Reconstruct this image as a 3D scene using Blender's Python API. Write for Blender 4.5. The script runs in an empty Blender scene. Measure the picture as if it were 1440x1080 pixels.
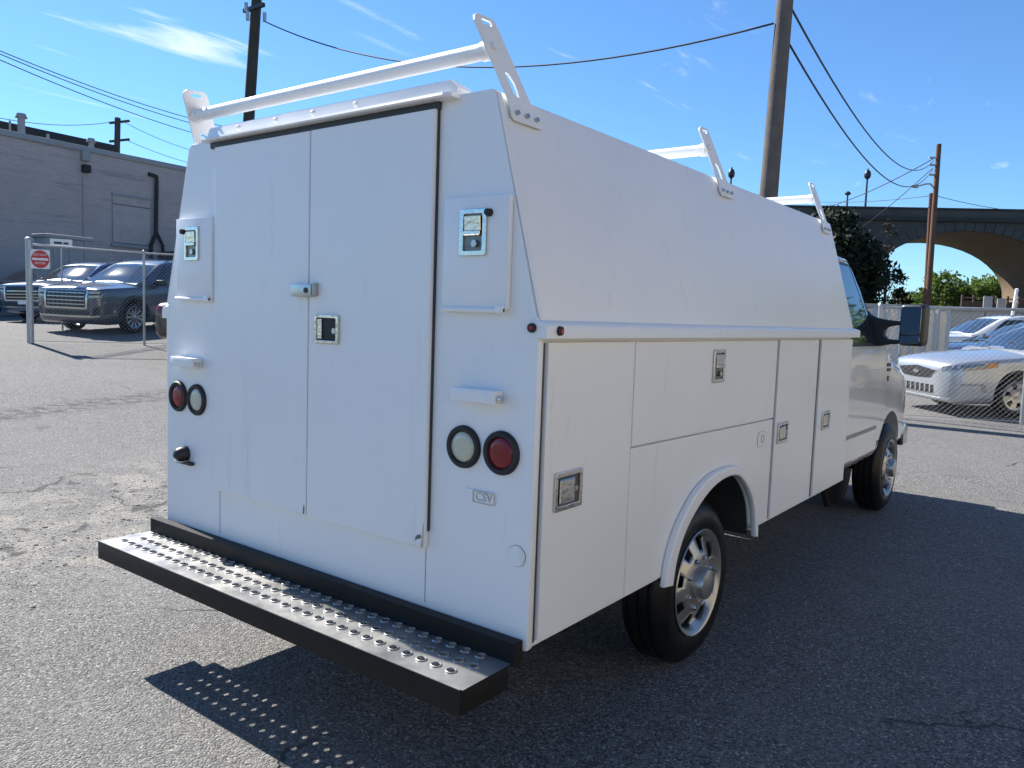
import bpy, bmesh, math, random
import numpy as np
from mathutils import Vector, Matrix, Euler
from mathutils.bvhtree import BVHTree

random.seed(7); RNG = np.random.default_rng(7)
scn = bpy.context.scene
COL = scn.collection
R = math.radians

# ------------------------------------------------------------------ camera
cam_d = bpy.data.cameras.new('camera'); cam = bpy.data.objects.new('camera', cam_d); COL.objects.link(cam)
cam.location = (2.485, -1.990, 1.588)
cam.rotation_euler = (R(85.0345), R(-1.9627), R(37.2419))
cam_d.sensor_width = 36; cam_d.lens = 27.727; cam_d.clip_start = .05; cam_d.clip_end = 4000
scn.camera = cam
CM = Euler(cam.rotation_euler).to_matrix(); CP = Vector(cam.location); FPX = 1109.1
def at(u, v, d):
    """point seen at photo pixel (u, v) of the 1440x1080 photograph, d metres deep"""
    return CP + d * (CM @ Vector(((u-720)/FPX, -(v-540)/FPX, -1)))

# ------------------------------------------------------------------ sky, sun, exposure
SUN = Vector((-1.155, .10, 1.0)).normalized()
SUN_EL = math.asin(SUN.z); SUN_AZ = math.atan2(SUN.x, SUN.y)
world = bpy.data.worlds.new('World'); scn.world = world; world.use_nodes = True
wn = world.node_tree; wn.nodes.clear()
def N(t, kind, **kw):
    n = t.nodes.new(kind)
    for k, v in kw.items():
        if k in n.inputs: n.inputs[k].default_value = v
        else: setattr(n, k, v)
    return n
out = N(wn, 'ShaderNodeOutputWorld'); bg = N(wn, 'ShaderNodeBackground'); bg.inputs['Strength'].default_value = .075
sky = N(wn, 'ShaderNodeTexSky'); sky.sky_type = 'NISHITA'; sky.sun_disc = False
sky.sun_elevation = SUN_EL; sky.sun_rotation = SUN_AZ; sky.altitude = 100; sky.air_density = 1.0; sky.dust_density = .05; sky.ozone_density = 4.0
# thin cirrus: noise stretched over the sky plane
tc = N(wn, 'ShaderNodeTexCoord'); sep = N(wn, 'ShaderNodeSeparateXYZ'); wn.links.new(tc.outputs['Generated'], sep.inputs[0])
def wmath(op, a, b=None, c=None):
    n = N(wn, 'ShaderNodeMath'); n.operation = op
    for i, q in enumerate((a, b, c)):
        if q is None: continue
        if isinstance(q, (int, float)): n.inputs[i].default_value = q
        else: wn.links.new(q, n.inputs[i])
    return n.outputs[0]
zc = wmath('MAXIMUM', sep.outputs['Z'], .05)
px_ = wmath('DIVIDE', sep.outputs['X'], zc); py_ = wmath('DIVIDE', sep.outputs['Y'], zc)
comb = N(wn, 'ShaderNodeCombineXYZ'); wn.links.new(px_, comb.inputs[0]); wn.links.new(py_, comb.inputs[1])
mp = N(wn, 'ShaderNodeMapping'); wn.links.new(comb.outputs[0], mp.inputs[0])
mp.inputs['Rotation'].default_value = (0, 0, R(62)); mp.inputs['Scale'].default_value = (2.4, .62, 1)
nz = N(wn, 'ShaderNodeTexNoise', Scale=1.6, Detail=8.0, Roughness=.62, Distortion=.5); wn.links.new(mp.outputs[0], nz.inputs['Vector'])
mp2 = N(wn, 'ShaderNodeMapping'); wn.links.new(comb.outputs[0], mp2.inputs[0]); mp2.inputs['Location'].default_value = (.8, 1.7, 0)
nz2 = N(wn, 'ShaderNodeTexNoise', Scale=.42, Detail=2.0); wn.links.new(mp2.outputs[0], nz2.inputs['Vector'])
def wramp(src, a, b):
    n = N(wn, 'ShaderNodeMapRange'); n.interpolation_type = 'SMOOTHSTEP'; wn.links.new(src, n.inputs[0])
    n.inputs[1].default_value = a; n.inputs[2].default_value = b; return n.outputs[0]
# one patch of cirrus stands over the brick building, sparser shreds elsewhere
dirc = (CM @ Vector(((262-720)/FPX, -(72-540)/FPX, -1)))
cxp, cyp = dirc.x/dirc.z, dirc.y/dirc.z
dist = wmath('SQRT', wmath('ADD', wmath('POWER', wmath('SUBTRACT', px_, cxp), 2), wmath('POWER', wmath('SUBTRACT', py_, cyp), 2)))
local = wmath('SUBTRACT', 1.0, wramp(dist, .0, .62))
fld = wmath('ADD', nz.outputs[0], wmath('ADD', wmath('MULTIPLY', local, .14), wmath('MULTIPLY', wramp(nz2.outputs[0], .50, .75), .05)))
cl = wmath('MULTIPLY', wramp(fld, .60, .85), .55)
mixc = N(wn, 'ShaderNodeMix'); mixc.data_type = 'RGBA'
wn.links.new(cl, mixc.inputs[0]); 
tint = N(wn, 'ShaderNodeMix'); tint.data_type = 'RGBA'; tint.blend_type = 'MULTIPLY'; tint.inputs[0].default_value = 1
wn.links.new(sky.outputs[0], tint.inputs[6]); tint.inputs[7].default_value = (.67, .935, 1.16, 1)
wn.links.new(tint.outputs[2], mixc.inputs[6])
mixc.inputs[7].default_value = (9.0, 9.2, 9.4, 1)
wn.links.new(mixc.outputs[2], bg.inputs[0]); wn.links.new(bg.outputs[0], out.inputs[0])
sd = bpy.data.lights.new('sun', 'SUN'); sd.energy = 5.0; sd.angle = R(.53); sd.color = (1, .955, .89)
sun = bpy.data.objects.new('sun', sd); COL.objects.link(sun)
sun.rotation_euler = SUN.to_track_quat('Z', 'Y').to_euler(); sun.location = (-20, 5, 20)
scn.view_settings.view_transform = 'Standard'; scn.view_settings.look = 'None'
scn.view_settings.exposure = 1.1; scn.view_settings.gamma = 1; scn.view_settings.use_curve_mapping = False

# ------------------------------------------------------------------ materials
def mat(name, col, rough=.5, metal=0, var=.0, vscale=6, vdet=5, bump=0, bscale=40, coat=0, spec=.5, ior=None, emit=None, rvar=0, stain=None):
    m = bpy.data.materials.new(name); m.use_nodes = True; t = m.node_tree
    b = t.nodes['Principled BSDF']
    b.inputs['Base Color'].default_value = (*col, 1); b.inputs['Roughness'].default_value = rough
    b.inputs['Metallic'].default_value = metal; b.inputs['Coat Weight'].default_value = coat; b.inputs['Coat Roughness'].default_value = .04
    b.inputs['Specular IOR Level'].default_value = spec
    if ior: b.inputs['IOR'].default_value = ior
    c = N(t, 'ShaderNodeTexCoord')
    if var or rvar:
        n = N(t, 'ShaderNodeTexNoise', Scale=vscale, Detail=vdet, Roughness=.6); t.links.new(c.outputs['Object'], n.inputs['Vector'])
        if var:
            mx = N(t, 'ShaderNodeMix'); mx.data_type = 'RGBA'; t.links.new(n.outputs[0], mx.inputs[0])
            mx.inputs[6].default_value = (*[max(0, q*(1-var)) for q in col], 1); mx.inputs[7].default_value = (*[min(1, q*(1+var)) for q in col], 1)
            t.links.new(mx.outputs[2], b.inputs['Base Color'])
        if rvar:
            mr = N(t, 'ShaderNodeMapRange'); t.links.new(n.outputs[0], mr.inputs[0]); mr.inputs[1].default_value = .3; mr.inputs[2].default_value = .7
            mr.inputs[3].default_value = max(0, rough-rvar); mr.inputs[4].default_value = min(1, rough+rvar); t.links.new(mr.outputs[0], b.inputs['Roughness'])
    if bump:
        n2 = N(t, 'ShaderNodeTexNoise', Scale=bscale, Detail=4.0); t.links.new(c.outputs['Object'], n2.inputs['Vector'])
        bp = N(t, 'ShaderNodeBump'); bp.inputs['Strength'].default_value = bump; bp.inputs['Distance'].default_value = .01
        t.links.new(n2.outputs[0], bp.inputs['Height']); t.links.new(bp.outputs[0], b.inputs['Normal'])
    return m

def paint_mat():
    """hand rolled white paint: faint roller texture, grey scuffs and grime"""
    m = mat('white_paint', (.80, .795, .785), .36); t = m.node_tree; b = t.nodes['Principled BSDF']; b.inputs['Coat Weight'].default_value = .12
    c = N(t, 'ShaderNodeTexCoord')
    n1 = N(t, 'ShaderNodeTexNoise', Scale=2.2, Detail=6.0, Roughness=.65); t.links.new(c.outputs['Object'], n1.inputs['Vector'])
    mp = N(t, 'ShaderNodeMapping'); t.links.new(c.outputs['Object'], mp.inputs[0]); mp.inputs['Scale'].default_value = (14, 14, 1.3)
    n2 = N(t, 'ShaderNodeTexNoise', Scale=1.0, Detail=5.0, Roughness=.7); t.links.new(mp.outputs[0], n2.inputs['Vector'])
    mx = N(t, 'ShaderNodeMix'); mx.data_type = 'RGBA'; t.links.new(n1.outputs[0], mx.inputs[0])
    mx.inputs[6].default_value = (.80, .80, .795, 1); mx.inputs[7].default_value = (.89, .885, .875, 1)
    r = N(t, 'ShaderNodeMapRange'); t.links.new(n2.outputs[0], r.inputs[0]); r.inputs[1].default_value = .60; r.inputs[2].default_value = .80; r.inputs[3].default_value = 0; r.inputs[4].default_value = .32
    mx2 = N(t, 'ShaderNodeMix'); mx2.data_type = 'RGBA'; t.links.new(r.outputs[0], mx2.inputs[0]); t.links.new(mx.outputs[2], mx2.inputs[6]); mx2.inputs[7].default_value = (.46, .44, .40, 1)
    # sparse scuffs
    v = N(t, 'ShaderNodeTexNoise', Scale=9.0, Detail=8.0, Roughness=.75, Distortion=1.5); t.links.new(c.outputs['Object'], v.inputs['Vector'])
    r3 = N(t, 'ShaderNodeMapRange'); t.links.new(v.outputs[0], r3.inputs[0]); r3.inputs[1].default_value = .70; r3.inputs[2].default_value = .78; r3.inputs[4].default_value = .5
    mx3 = N(t, 'ShaderNodeMix'); mx3.data_type = 'RGBA'; t.links.new(r3.outputs[0], mx3.inputs[0]); t.links.new(mx2.outputs[2], mx3.inputs[6]); mx3.inputs[7].default_value = (.50, .49, .47, 1)
    t.links.new(mx3.outputs[2], b.inputs['Base Color'])
    rr = N(t, 'ShaderNodeMapRange'); t.links.new(n1.outputs[0], rr.inputs[0]); rr.inputs[1].default_value = .3; rr.inputs[2].default_value = .7; rr.inputs[3].default_value = .28; rr.inputs[4].default_value = .46
    t.links.new(rr.outputs[0], b.inputs['Roughness'])
    n4 = N(t, 'ShaderNodeTexNoise', Scale=260.0, Detail=2.0); t.links.new(c.outputs['Object'], n4.inputs['Vector'])
    n5 = N(t, 'ShaderNodeTexNoise', Scale=3.0, Detail=1.0); t.links.new(c.outputs['Object'], n5.inputs['Vector'])
    b1 = N(t, 'ShaderNodeBump'); b1.inputs['Strength'].default_value = .05; b1.inputs['Distance'].default_value = .002; t.links.new(n4.outputs[0], b1.inputs['Height'])
    b2 = N(t, 'ShaderNodeBump'); b2.inputs['Strength'].default_value = .25; b2.inputs['Distance'].default_value = .02; t.links.new(n5.outputs[0], b2.inputs['Height']); t.links.new(b1.outputs[0], b2.inputs['Normal'])
    t.links.new(b2.outputs[0], b.inputs['Normal'])
    return m

def asphalt_mat():
    m = mat('asphalt', (.16, .158, .152), .86, spec=.3); t = m.node_tree; b = t.nodes['Principled BSDF']
    c = N(t, 'ShaderNodeTexCoord'); P = c.outputs['Object']
    def lk(a, i): t.links.new(a, i)
    def mth(op, a, bb=None):
        n = N(t, 'ShaderNodeMath'); n.operation = op
        for i, q in enumerate((a, bb)):
            if q is None: continue
            if isinstance(q, (int, float)): n.inputs[i].default_value = q
            else: lk(q, n.inputs[i])
        return n.outputs[0]
    def mr(a, x0, x1, y0=0, y1=1, s=True):
        n = N(t, 'ShaderNodeMapRange'); n.interpolation_type = 'SMOOTHSTEP' if s else 'LINEAR'; lk(a, n.inputs[0])
        for i, q in enumerate((x0, x1, y0, y1)): n.inputs[i+1].default_value = q
        return n.outputs[0]
    def mix(f, a, bb):
        n = N(t, 'ShaderNodeMix'); n.data_type = 'RGBA'
        for s_, q in ((0, f), (6, a), (7, bb)):
            if isinstance(q, (int, float)): n.inputs[s_].default_value = q
            elif isinstance(q, tuple): n.inputs[s_].default_value = (*q, 1)
            else: lk(q, n.inputs[s_])
        return n.outputs[2]
    def noise(scale, det=5.0, ro=.6, dist=0.0):
        n = N(t, 'ShaderNodeTexNoise', Scale=scale, Detail=det, Roughness=ro, Distortion=dist); lk(P, n.inputs['Vector']); return n.outputs[0]
    vor = N(t, 'ShaderNodeTexVoronoi', Scale=120.0); lk(P, vor.inputs['Vector'])           # stones of the aggregate
    stone = N(t, 'ShaderNodeSeparateColor'); lk(vor.outputs['Color'], stone.inputs[0])
    agg = mr(stone.outputs[0], 0, 1, 0, 1, False)
    base = mix(agg, (.040, .040, .040), (.235, .229, .216))
    base = mix(mr(stone.outputs[1], .90, .97, 0, .9), base, (.42, .41, .38))               # a few pale stones
    big = noise(.33, 5.0, .62); mid = noise(1.9, 6.0, .7)
    base = mix(mr(big, .35, .66, 0, .40), base, (.20, .195, .183))
    base = mix(mr(mid, .52, .78, 0, .50), base, (.075, .074, .074))
    sep = N(t, 'ShaderNodeSeparateXYZ'); lk(P, sep.inputs[0]); X, Y = sep.outputs[0], sep.outputs[1]
    # dark tar band that crosses the lot between the fence and the van
    def band(x0, y0, x1, y1, w, amp, soft):
        dx, dy = x1-x0, y1-y0; L = math.hypot(dx, dy); nx, ny = -dy/L, dx/L
        d = mth('ADD', mth('MULTIPLY', mth('SUBTRACT', X, x0), nx), mth('MULTIPLY', mth('SUBTRACT', Y, y0), ny))
        d = mth('ADD', d, mth('MULTIPLY', mth('SUBTRACT', noise(.55, 4.0), .5), amp))
        return mr(mth('ABSOLUTE', d), w*(1-soft), w*(1+soft), 1, 0)
    b1 = band(-7.36, 1.55, -8.0, 3.83, .30, .6, .6)
    rag = mr(noise(7.0, 6.0, .75), .40, .62)
    base = mix(mth('MULTIPLY', mth('MULTIPLY', b1, rag), .95), base, (.045, .045, .047))
    # broken strip: worn-through patch of gravel
    b2 = band(-2.9, -.9, -3.5, 1.6, .95, 1.1, .45)
    pale = mr(noise(2.6, 6.0, .7), .42, .6)
    base = mix(mth('MULTIPLY', mth('MULTIPLY', b2, pale), .85), base, mix(agg, (.14, .13, .115), (.40, .37, .32)))
    hole = mr(noise(3.3, 5.0, .6, .6), .60, .68)
    base = mix(mth('MULTIPLY', mth('MULTIPLY', b2, hole), .9), base, (.05, .048, .045))
    # thin cracks
    wv = N(t, 'ShaderNodeTexVoronoi', Scale=.42); wv.feature = 'DISTANCE_TO_EDGE'
    wm = N(t, 'ShaderNodeVectorMath'); wm.operation = 'ADD'; nd = N(t, 'ShaderNodeTexNoise', Scale=2.2, Detail=5.0); lk(P, nd.inputs['Vector'])
    sc = N(t, 'ShaderNodeVectorMath'); sc.operation = 'SCALE'; lk(nd.outputs['Color'], sc.inputs[0]); sc.inputs[3].default_value = .55
    lk(P, wm.inputs[0]); lk(sc.outputs[0], wm.inputs[1]); lk(wm.outputs[0], wv.inputs['Vector'])
    crack = mth('MULTIPLY', mr(wv.outputs['Distance'], .0025, .007, 1, 0), mr(noise(.5, 3.0), .50, .60))
    base = mix(mth('MULTIPLY', crack, .7), base, (.03, .03, .03))
    # drip stains
    st = mr(noise(1.1, 3.0, .5, .3), .68, .76)
    base = mix(mth('MULTIPLY', st, .35), base, (.05, .05, .05))
    lk(base, b.inputs['Base Color'])
    hgt = mth('ADD', mth('MULTIPLY', vor.outputs['Distance'], -.8), mth('MULTIPLY', noise(26, 4.0), .2))
    hgt = mth('ADD', hgt, mth('MULTIPLY', mth('MULTIPLY', b2, noise(13, 5.0, .7)), 3.0))
    hgt = mth('SUBTRACT', hgt, mth('MULTIPLY', crack, 1.5))
    bp = N(t, 'ShaderNodeBump'); bp.inputs['Strength'].default_value = .9; bp.inputs['Distance'].default_value = .011
    lk(hgt, bp.inputs['Height']); lk(bp.outputs[0], b.inputs['Normal'])
    return m

def brick_mat():
    m = mat('painted_brick', (.30, .27, .265), .9, spec=.2); t = m.node_tree; b = t.nodes['Principled BSDF']
    c = N(t, 'ShaderNodeTexCoord'); mp = N(t, 'ShaderNodeMapping'); t.links.new(c.outputs['Object'], mp.inputs[0])
    mp.inputs['Rotation'].default_value = (R(90), 0, 0)
    br = N(t, 'ShaderNodeTexBrick', Scale=1.0); t.links.new(mp.outputs[0], br.inputs['Vector'])
    br.inputs['Brick Width'].default_value = .215; br.inputs['Row Height'].default_value = .078; br.inputs['Mortar Size'].default_value = .006
    br.inputs['Color1'].default_value = (.56, .455, .415, 1); br.inputs['Color2'].default_value = (.51, .415, .38, 1); br.inputs['Mortar'].default_value = (.38, .33, .31, 1)
    n = N(t, 'ShaderNodeTexNoise', Scale=.7, Detail=8.0, Roughness=.72); t.links.new(c.outputs['Object'], n.inputs['Vector'])
    r = N(t, 'ShaderNodeMapRange'); t.links.new(n.outputs[0], r.inputs[0]); r.inputs[1].default_value = .4; r.inputs[2].default_value = .7; r.inputs[4].default_value = .55
    mx = N(t, 'ShaderNodeMix'); mx.data_type = 'RGBA'; t.links.new(r.outputs[0], mx.inputs[0]); t.links.new(br.outputs[0], mx.inputs[6]); mx.inputs[7].default_value = (.37, .325, .31, 1)
    mp2 = N(t, 'ShaderNodeMapping'); t.links.new(c.outputs['Object'], mp2.inputs[0]); mp2.inputs['Scale'].default_value = (.25, .25, 3.2)
    n2 = N(t, 'ShaderNodeTexNoise', Scale=1.3, Detail=7.0, Roughness=.75); t.links.new(mp2.outputs[0], n2.inputs['Vector'])
    r2 = N(t, 'ShaderNodeMapRange'); t.links.new(n2.outputs[0], r2.inputs[0]); r2.inputs[1].default_value = .53; r2.inputs[2].default_value = .68; r2.inputs[4].default_value = .6
    mx2 = N(t, 'ShaderNodeMix'); mx2.data_type = 'RGBA'; t.links.new(r2.outputs[0], mx2.inputs[0]); t.links.new(mx.outputs[2], mx2.inputs[6]); mx2.inputs[7].default_value = (.20, .18, .175, 1)
    t.links.new(mx2.outputs[2], b.inputs['Base Color'])
    bp = N(t, 'ShaderNodeBump'); bp.inputs['Strength'].default_value = .6; bp.inputs['Distance'].default_value = .02; t.links.new(br.outputs[1], bp.inputs['Height']); bp.invert = True
    t.links.new(bp.outputs[0], b.inputs['Normal'])
    return m

M = {}
M['paint'] = paint_mat(); M['asphalt'] = asphalt_mat(); M['brick'] = brick_mat()
M['cabpaint'] = mat('cab_gloss_white', (.80, .80, .79), .16, var=.03, vscale=3, coat=.9, bump=.02, bscale=3)
M['black'] = mat('black_rubber', (.014, .014, .015), .6, var=.4, vscale=20)
M['gap'] = mat('dark_gap', (.03, .033, .04), .7)
M['seal'] = mat('weather_seal', (.035, .037, .043), .5)
M['tyre'] = mat('tyre_rubber', (.008, .008, .008), .40, var=.35, vscale=14, bump=.1, bscale=60, rvar=.12, spec=.28)
M['stepblack'] = mat('black_step_steel', (.010, .0095, .009), .55, var=.3, vscale=9, bump=.08, bscale=90, spec=.25)
M['tread'] = mat('worn_step_tread', (.30, .297, .285), .42, metal=.7, var=.35, vscale=6, rvar=.12, bump=.08, bscale=120)
M['chrome'] = mat('chrome', (.60, .585, .56), .15, metal=1, var=.3, vscale=75, rvar=.1, bump=.12, bscale=70)
M['dish'] = mat('latch_dish', (.16, .155, .15), .3, metal=1, var=.4, vscale=60)
M['steel'] = mat('brushed_steel', (.50, .50, .49), .34, metal=1, var=.2, vscale=30)
M['darksteel'] = mat('dark_steel', (.05, .05, .052), .45, metal=.6, var=.3, vscale=20)
M['galv'] = mat('galvanised', (.42, .43, .43), .48, metal=.8, var=.2, vscale=12)
M['silverwheel'] = mat('silver_wheel', (.42, .415, .405), .32, metal=.75, var=.12, vscale=20, coat=.2)
M['red'] = mat('red_lens', (.20, .004, .008), .22, coat=.15, var=.3, vscale=60)
M['headlamp'] = mat('headlamp_glass', (.16, .17, .18), .08, metal=.3, coat=1, var=.4, vscale=25)
M['clear'] = mat('clear_lens', (.55, .54, .41), .16, coat=.6, var=.12, vscale=70)
M['amber'] = mat('amber_lens', (.60, .20, .03), .2, coat=.4)
M['glass'] = mat('dark_glass', (.010, .013, .014), .03, spec=.9, ior=1.55, coat=.5)
M['mirror'] = mat('mirror_glass', (.62, .64, .63), .015, metal=1)
M['plastic'] = mat('black_plastic', (.016, .0165, .018), .42, var=.2, vscale=20)
M['under'] = mat('underbody', (.025, .024, .023), .8, var=.4, vscale=6)
M['rust'] = mat('rusty_steel', (.10, .065, .045), .75, var=.4, vscale=12)
M['chip'] = mat('bare_metal_chip', (.13, .13, .125), .5, var=.3, vscale=40)
M['wood'] = mat('weathered_pole_wood', (.125, .108, .098), .9, var=.45, vscale=5, bump=.5, bscale=14, spec=.2)
M['wooddark'] = mat('dark_pole_wood', (.055, .05, .042), .9, var=.4, vscale=4, bump=.4, bscale=12, spec=.2)
M['woodred'] = mat('brown_pole_wood', (.14, .075, .05), .9, var=.35, vscale=3, bump=.4, bscale=10, spec=.2)
M['wire'] = mat('cable', (.015, .015, .017), .6)
M['concrete'] = mat('bridge_concrete', (.088, .082, .074), .92, var=.35, vscale=.5, vdet=8, bump=.5, bscale=2, spec=.2)
M['concdark'] = mat('bridge_cornice', (.055, .052, .048), .92, var=.4, vscale=.7, vdet=8, spec=.2)
M['barrel'] = mat('arch_soffit_lit', (.21, .155, .105), .9, var=.25, vscale=.8, vdet=6, spec=.2)  # warm tone carries the orange ground bounce under the arch
M['concpale'] = mat('grey_concrete', (.30, .30, .29), .9, var=.3, vscale=1.2, vdet=7, spec=.2)
M['roofdark'] = mat('tar_roof', (.035, .033, .033), .85, var=.3, vscale=2)
M['fixture'] = mat('grey_fixture', (.30, .29, .285), .6, var=.2, vscale=6)
M['boarded'] = mat('boarded_opening', (.46, .385, .355), .9, var=.3, vscale=2.5, vdet=7)
M['signwhite'] = mat('sign_white', (.78, .78, .76), .4)
M['signred'] = mat('sign_red', (.55, .03, .035), .4)
M['signink'] = mat('sign_ink', (.05, .05, .05), .5)
M['leafdark'] = mat('leaf_backlit', (.018, .026, .012), .7, var=.5, vscale=.9, spec=.25)  # darkness of the backlit tree is put into this leaf colour
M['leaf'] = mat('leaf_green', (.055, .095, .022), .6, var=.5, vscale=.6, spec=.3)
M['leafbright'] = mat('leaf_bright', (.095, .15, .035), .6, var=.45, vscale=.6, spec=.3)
M['leafbrown'] = mat('leaf_brown_vine', (.075, .06, .035), .8, var=.5, vscale=.9, spec=.2)
M['bark'] = mat('bark', (.06, .048, .038), .95, var=.4, vscale=5, bump=.6, bscale=12)
for n_ in ('leaf', 'leafbright'):
    t_ = M[n_].node_tree; b_ = t_.nodes['Principled BSDF']
    tr = N(t_, 'ShaderNodeBsdfTranslucent'); tr.inputs[0].default_value = (.16, .24, .04, 1); ms = N(t_, 'ShaderNodeMixShader'); ms.inputs[0].default_value = .3
    o_ = [q for q in t_.nodes if q.type == 'OUTPUT_MATERIAL'][0]
    t_.links.new(b_.outputs[0], ms.inputs[1]); t_.links.new(tr.outputs[0], ms.inputs[2]); t_.links.new(ms.outputs[0], o_.inputs[0])
def carpaint(name, col, metal=.4, rough=.28): return mat(name, col, rough, metal=metal, coat=1.0, var=.06, vscale=3)
M['p_grey'] = carpaint('car_dark_grey', (.085, .095, .11)); M['p_blue'] = carpaint('car_blue', (.03, .075, .17)); M['p_black'] = carpaint('car_black', (.012, .014, .018), .2)
M['p_silver'] = carpaint('car_silver', (.40, .42, .45), .5, .3); M['p_navy'] = carpaint('car_navy', (.02, .03, .06)); M['p_white'] = carpaint('car_white', (.72, .72, .71), 0)

# ------------------------------------------------------------------ builders
def tag(o, label=None, cat=None, group=None, kind=None):
    for k, v in (('label', label), ('category', cat), ('group', group), ('kind', kind)):
        if v: o[k] = v
    return o
def empty(name, loc=(0, 0, 0), rz=0):
    o = bpy.data.objects.new(name, None); COL.objects.link(o); o.location = loc; o.rotation_euler = (0, 0, rz); o.empty_display_size = .2; return o
def link(name, me, m=None, parent=None, smooth=None):
    if smooth is not None:
        for p in me.polygons: p.use_smooth = True
        if smooth < 179: me.set_sharp_from_angle(angle=R(smooth))
    if m is not None:
        me.materials.clear()
        me.materials.append(M[m] if isinstance(m, str) else m)
    o = bpy.data.objects.new(name, me); COL.objects.link(o); o.parent = parent
    return o
def bm_obj(name, bm, m, parent=None, smooth=None):
    me = bpy.data.meshes.new(name); bmesh.ops.recalc_face_normals(bm, faces=bm.faces); bm.to_mesh(me); bm.free()
    return link(name, me, m, parent, smooth)
def py_obj(name, V, F, m, parent=None, smooth=None):
    me = bpy.data.meshes.new(name); me.from_pydata([tuple(v) for v in V], [], F); me.update()
    return link(name, me, m, parent, smooth)
def a_box(bm, x0, x1, y0, y1, z0, z1, bev=0, seg=2, mtx=None):
    r = bmesh.ops.create_cube(bm, size=1); vs = r['verts']
    for v in vs: v.co = Vector(((x0+x1)/2+v.co.x*(x1-x0), (y0+y1)/2+v.co.y*(y1-y0), (z0+z1)/2+v.co.z*(z1-z0)))
    if bev:
        es = list({e for v in vs for e in v.link_edges})
        rr = bmesh.ops.bevel(bm, geom=es, offset=bev, segments=seg, affect='EDGES', profile=.6); vs = list({v for f in rr['faces'] for v in f.verts} | {v for v in vs if v.is_valid})
    if mtx is not None:
        for v in vs: v.co = mtx @ v.co
def box(name, x0, x1, y0, y1, z0, z1, m, parent=None, bev=0, seg=2, mtx=None):
    bm = bmesh.new(); a_box(bm, x0, x1, y0, y1, z0, z1, bev, seg, mtx); return bm_obj(name, bm, m, parent, 35 if bev else None)
def a_cyl(bm, p0, p1, r0, r1=None, seg=16, cap=True):
    p0, p1 = Vector(p0), Vector(p1); d = p1-p0; r1 = r0 if r1 is None else r1
    q = d.to_track_quat('Z', 'Y').to_matrix().to_4x4(); q.translation = (p0+p1)/2
    bmesh.ops.create_cone(bm, cap_ends=cap, segments=seg, radius1=r0, radius2=r1, depth=d.length, matrix=q)
def cyl(name, p0, p1, r, m, parent=None, r1=None, seg=16):
    bm = bmesh.new(); a_cyl(bm, p0, p1, r, r1, seg); return bm_obj(name, bm, m, parent, 40)
def tube_vf(path, rad, seg=8, base=0):
    path = [Vector(p) for p in path]; V, F = [], []; n = len(path)
    up = None
    for i, p in enumerate(path):
        d = (path[min(i+1, n-1)]-path[max(i-1, 0)]).normalized()
        if up is None: up = Vector((0, 0, 1)) if abs(d.z) < .9 else Vector((1, 0, 0))
        s = d.cross(up).normalized(); up = s.cross(d).normalized()
        r = rad[i] if hasattr(rad, '__len__') else rad
        for k in range(seg):
            a = 2*math.pi*k/seg; V.append(p + r*(math.cos(a)*s+math.sin(a)*up))
    for i in range(n-1):
        for k in range(seg):
            F.append((base+i*seg+k, base+i*seg+(k+1) % seg, base+(i+1)*seg+(k+1) % seg, base+(i+1)*seg+k))
    F.append(tuple(base+k for k in range(seg))[::-1]); F.append(tuple(base+(n-1)*seg+k for k in range(seg)))
    return V, F
def tube(name, path, rad, m, parent=None, seg=8):
    V, F = tube_vf(path, rad, seg); return py_obj(name, V, F, m, parent, 50)
def lathe_mesh(name, prof, seg=48, axis='X', skip=None):
    """prof: list of (radius, depth along axis)"""
    V, F = [], []; n = len(prof)
    for r, d in prof:
        for k in range(seg):
            a = 2*math.pi*k/seg; c, s = r*math.cos(a), r*math.sin(a)
            V.append((d, c, s) if axis == 'X' else ((c, d, s) if axis == 'Y' else (c, s, d)))
    for i in range(n-1):
        for k in range(seg):
            if skip and skip(i, k): continue
            F.append((i*seg+k, i*seg+(k+1) % seg, (i+1)*seg+(k+1) % seg, (i+1)*seg+k))
    me = bpy.data.meshes.new(name); me.from_pydata(V, [], F); me.update()
    bm = bmesh.new(); bm.from_mesh(me); bmesh.ops.remove_doubles(bm, verts=bm.verts, dist=1e-5); bmesh.ops.recalc_face_normals(bm, faces=bm.faces); bm.to_mesh(me); bm.free()
    return me
def curve_mesh(splines, depth, bev=0):
    cu = bpy.data.curves.new('tmp', 'CURVE'); cu.dimensions = '2D'; cu.fill_mode = 'BOTH'; cu.extrude = max(depth/2-bev, 1e-4)
    if bev: cu.bevel_depth = bev; cu.bevel_resolution = 1; cu.offset = -bev
    for pts in splines:
        s = cu.splines.new('POLY'); s.points.add(len(pts)-1); s.use_cyclic_u = True
        for p, q in zip(s.points, pts): p.co = (q[0], q[1], 0, 1)
    o = bpy.data.objects.new('tmp', cu); COL.objects.link(o); bpy.context.view_layer.update()
    me = bpy.data.meshes.new_from_object(o.evaluated_get(bpy.context.evaluated_depsgraph_get()))
    bpy.data.objects.remove(o); bpy.data.curves.remove(cu); return me
def frame(o, a, b, n):
    m = Matrix((Vector(a), Vector(b), Vector(n))).transposed().to_4x4(); m.translation = Vector(o); return m
def plate(name, splines, depth, F, m, parent=None, bev=0, smooth=35):
    """flat plate cut to an outline with holes; F places (a, b, normal)"""
    me = curve_mesh(splines, depth, bev); me.transform(F); me.name = name
    if F.to_3x3().determinant() < 0: me.flip_normals()
    return link(name, me, m, parent, smooth)
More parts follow.
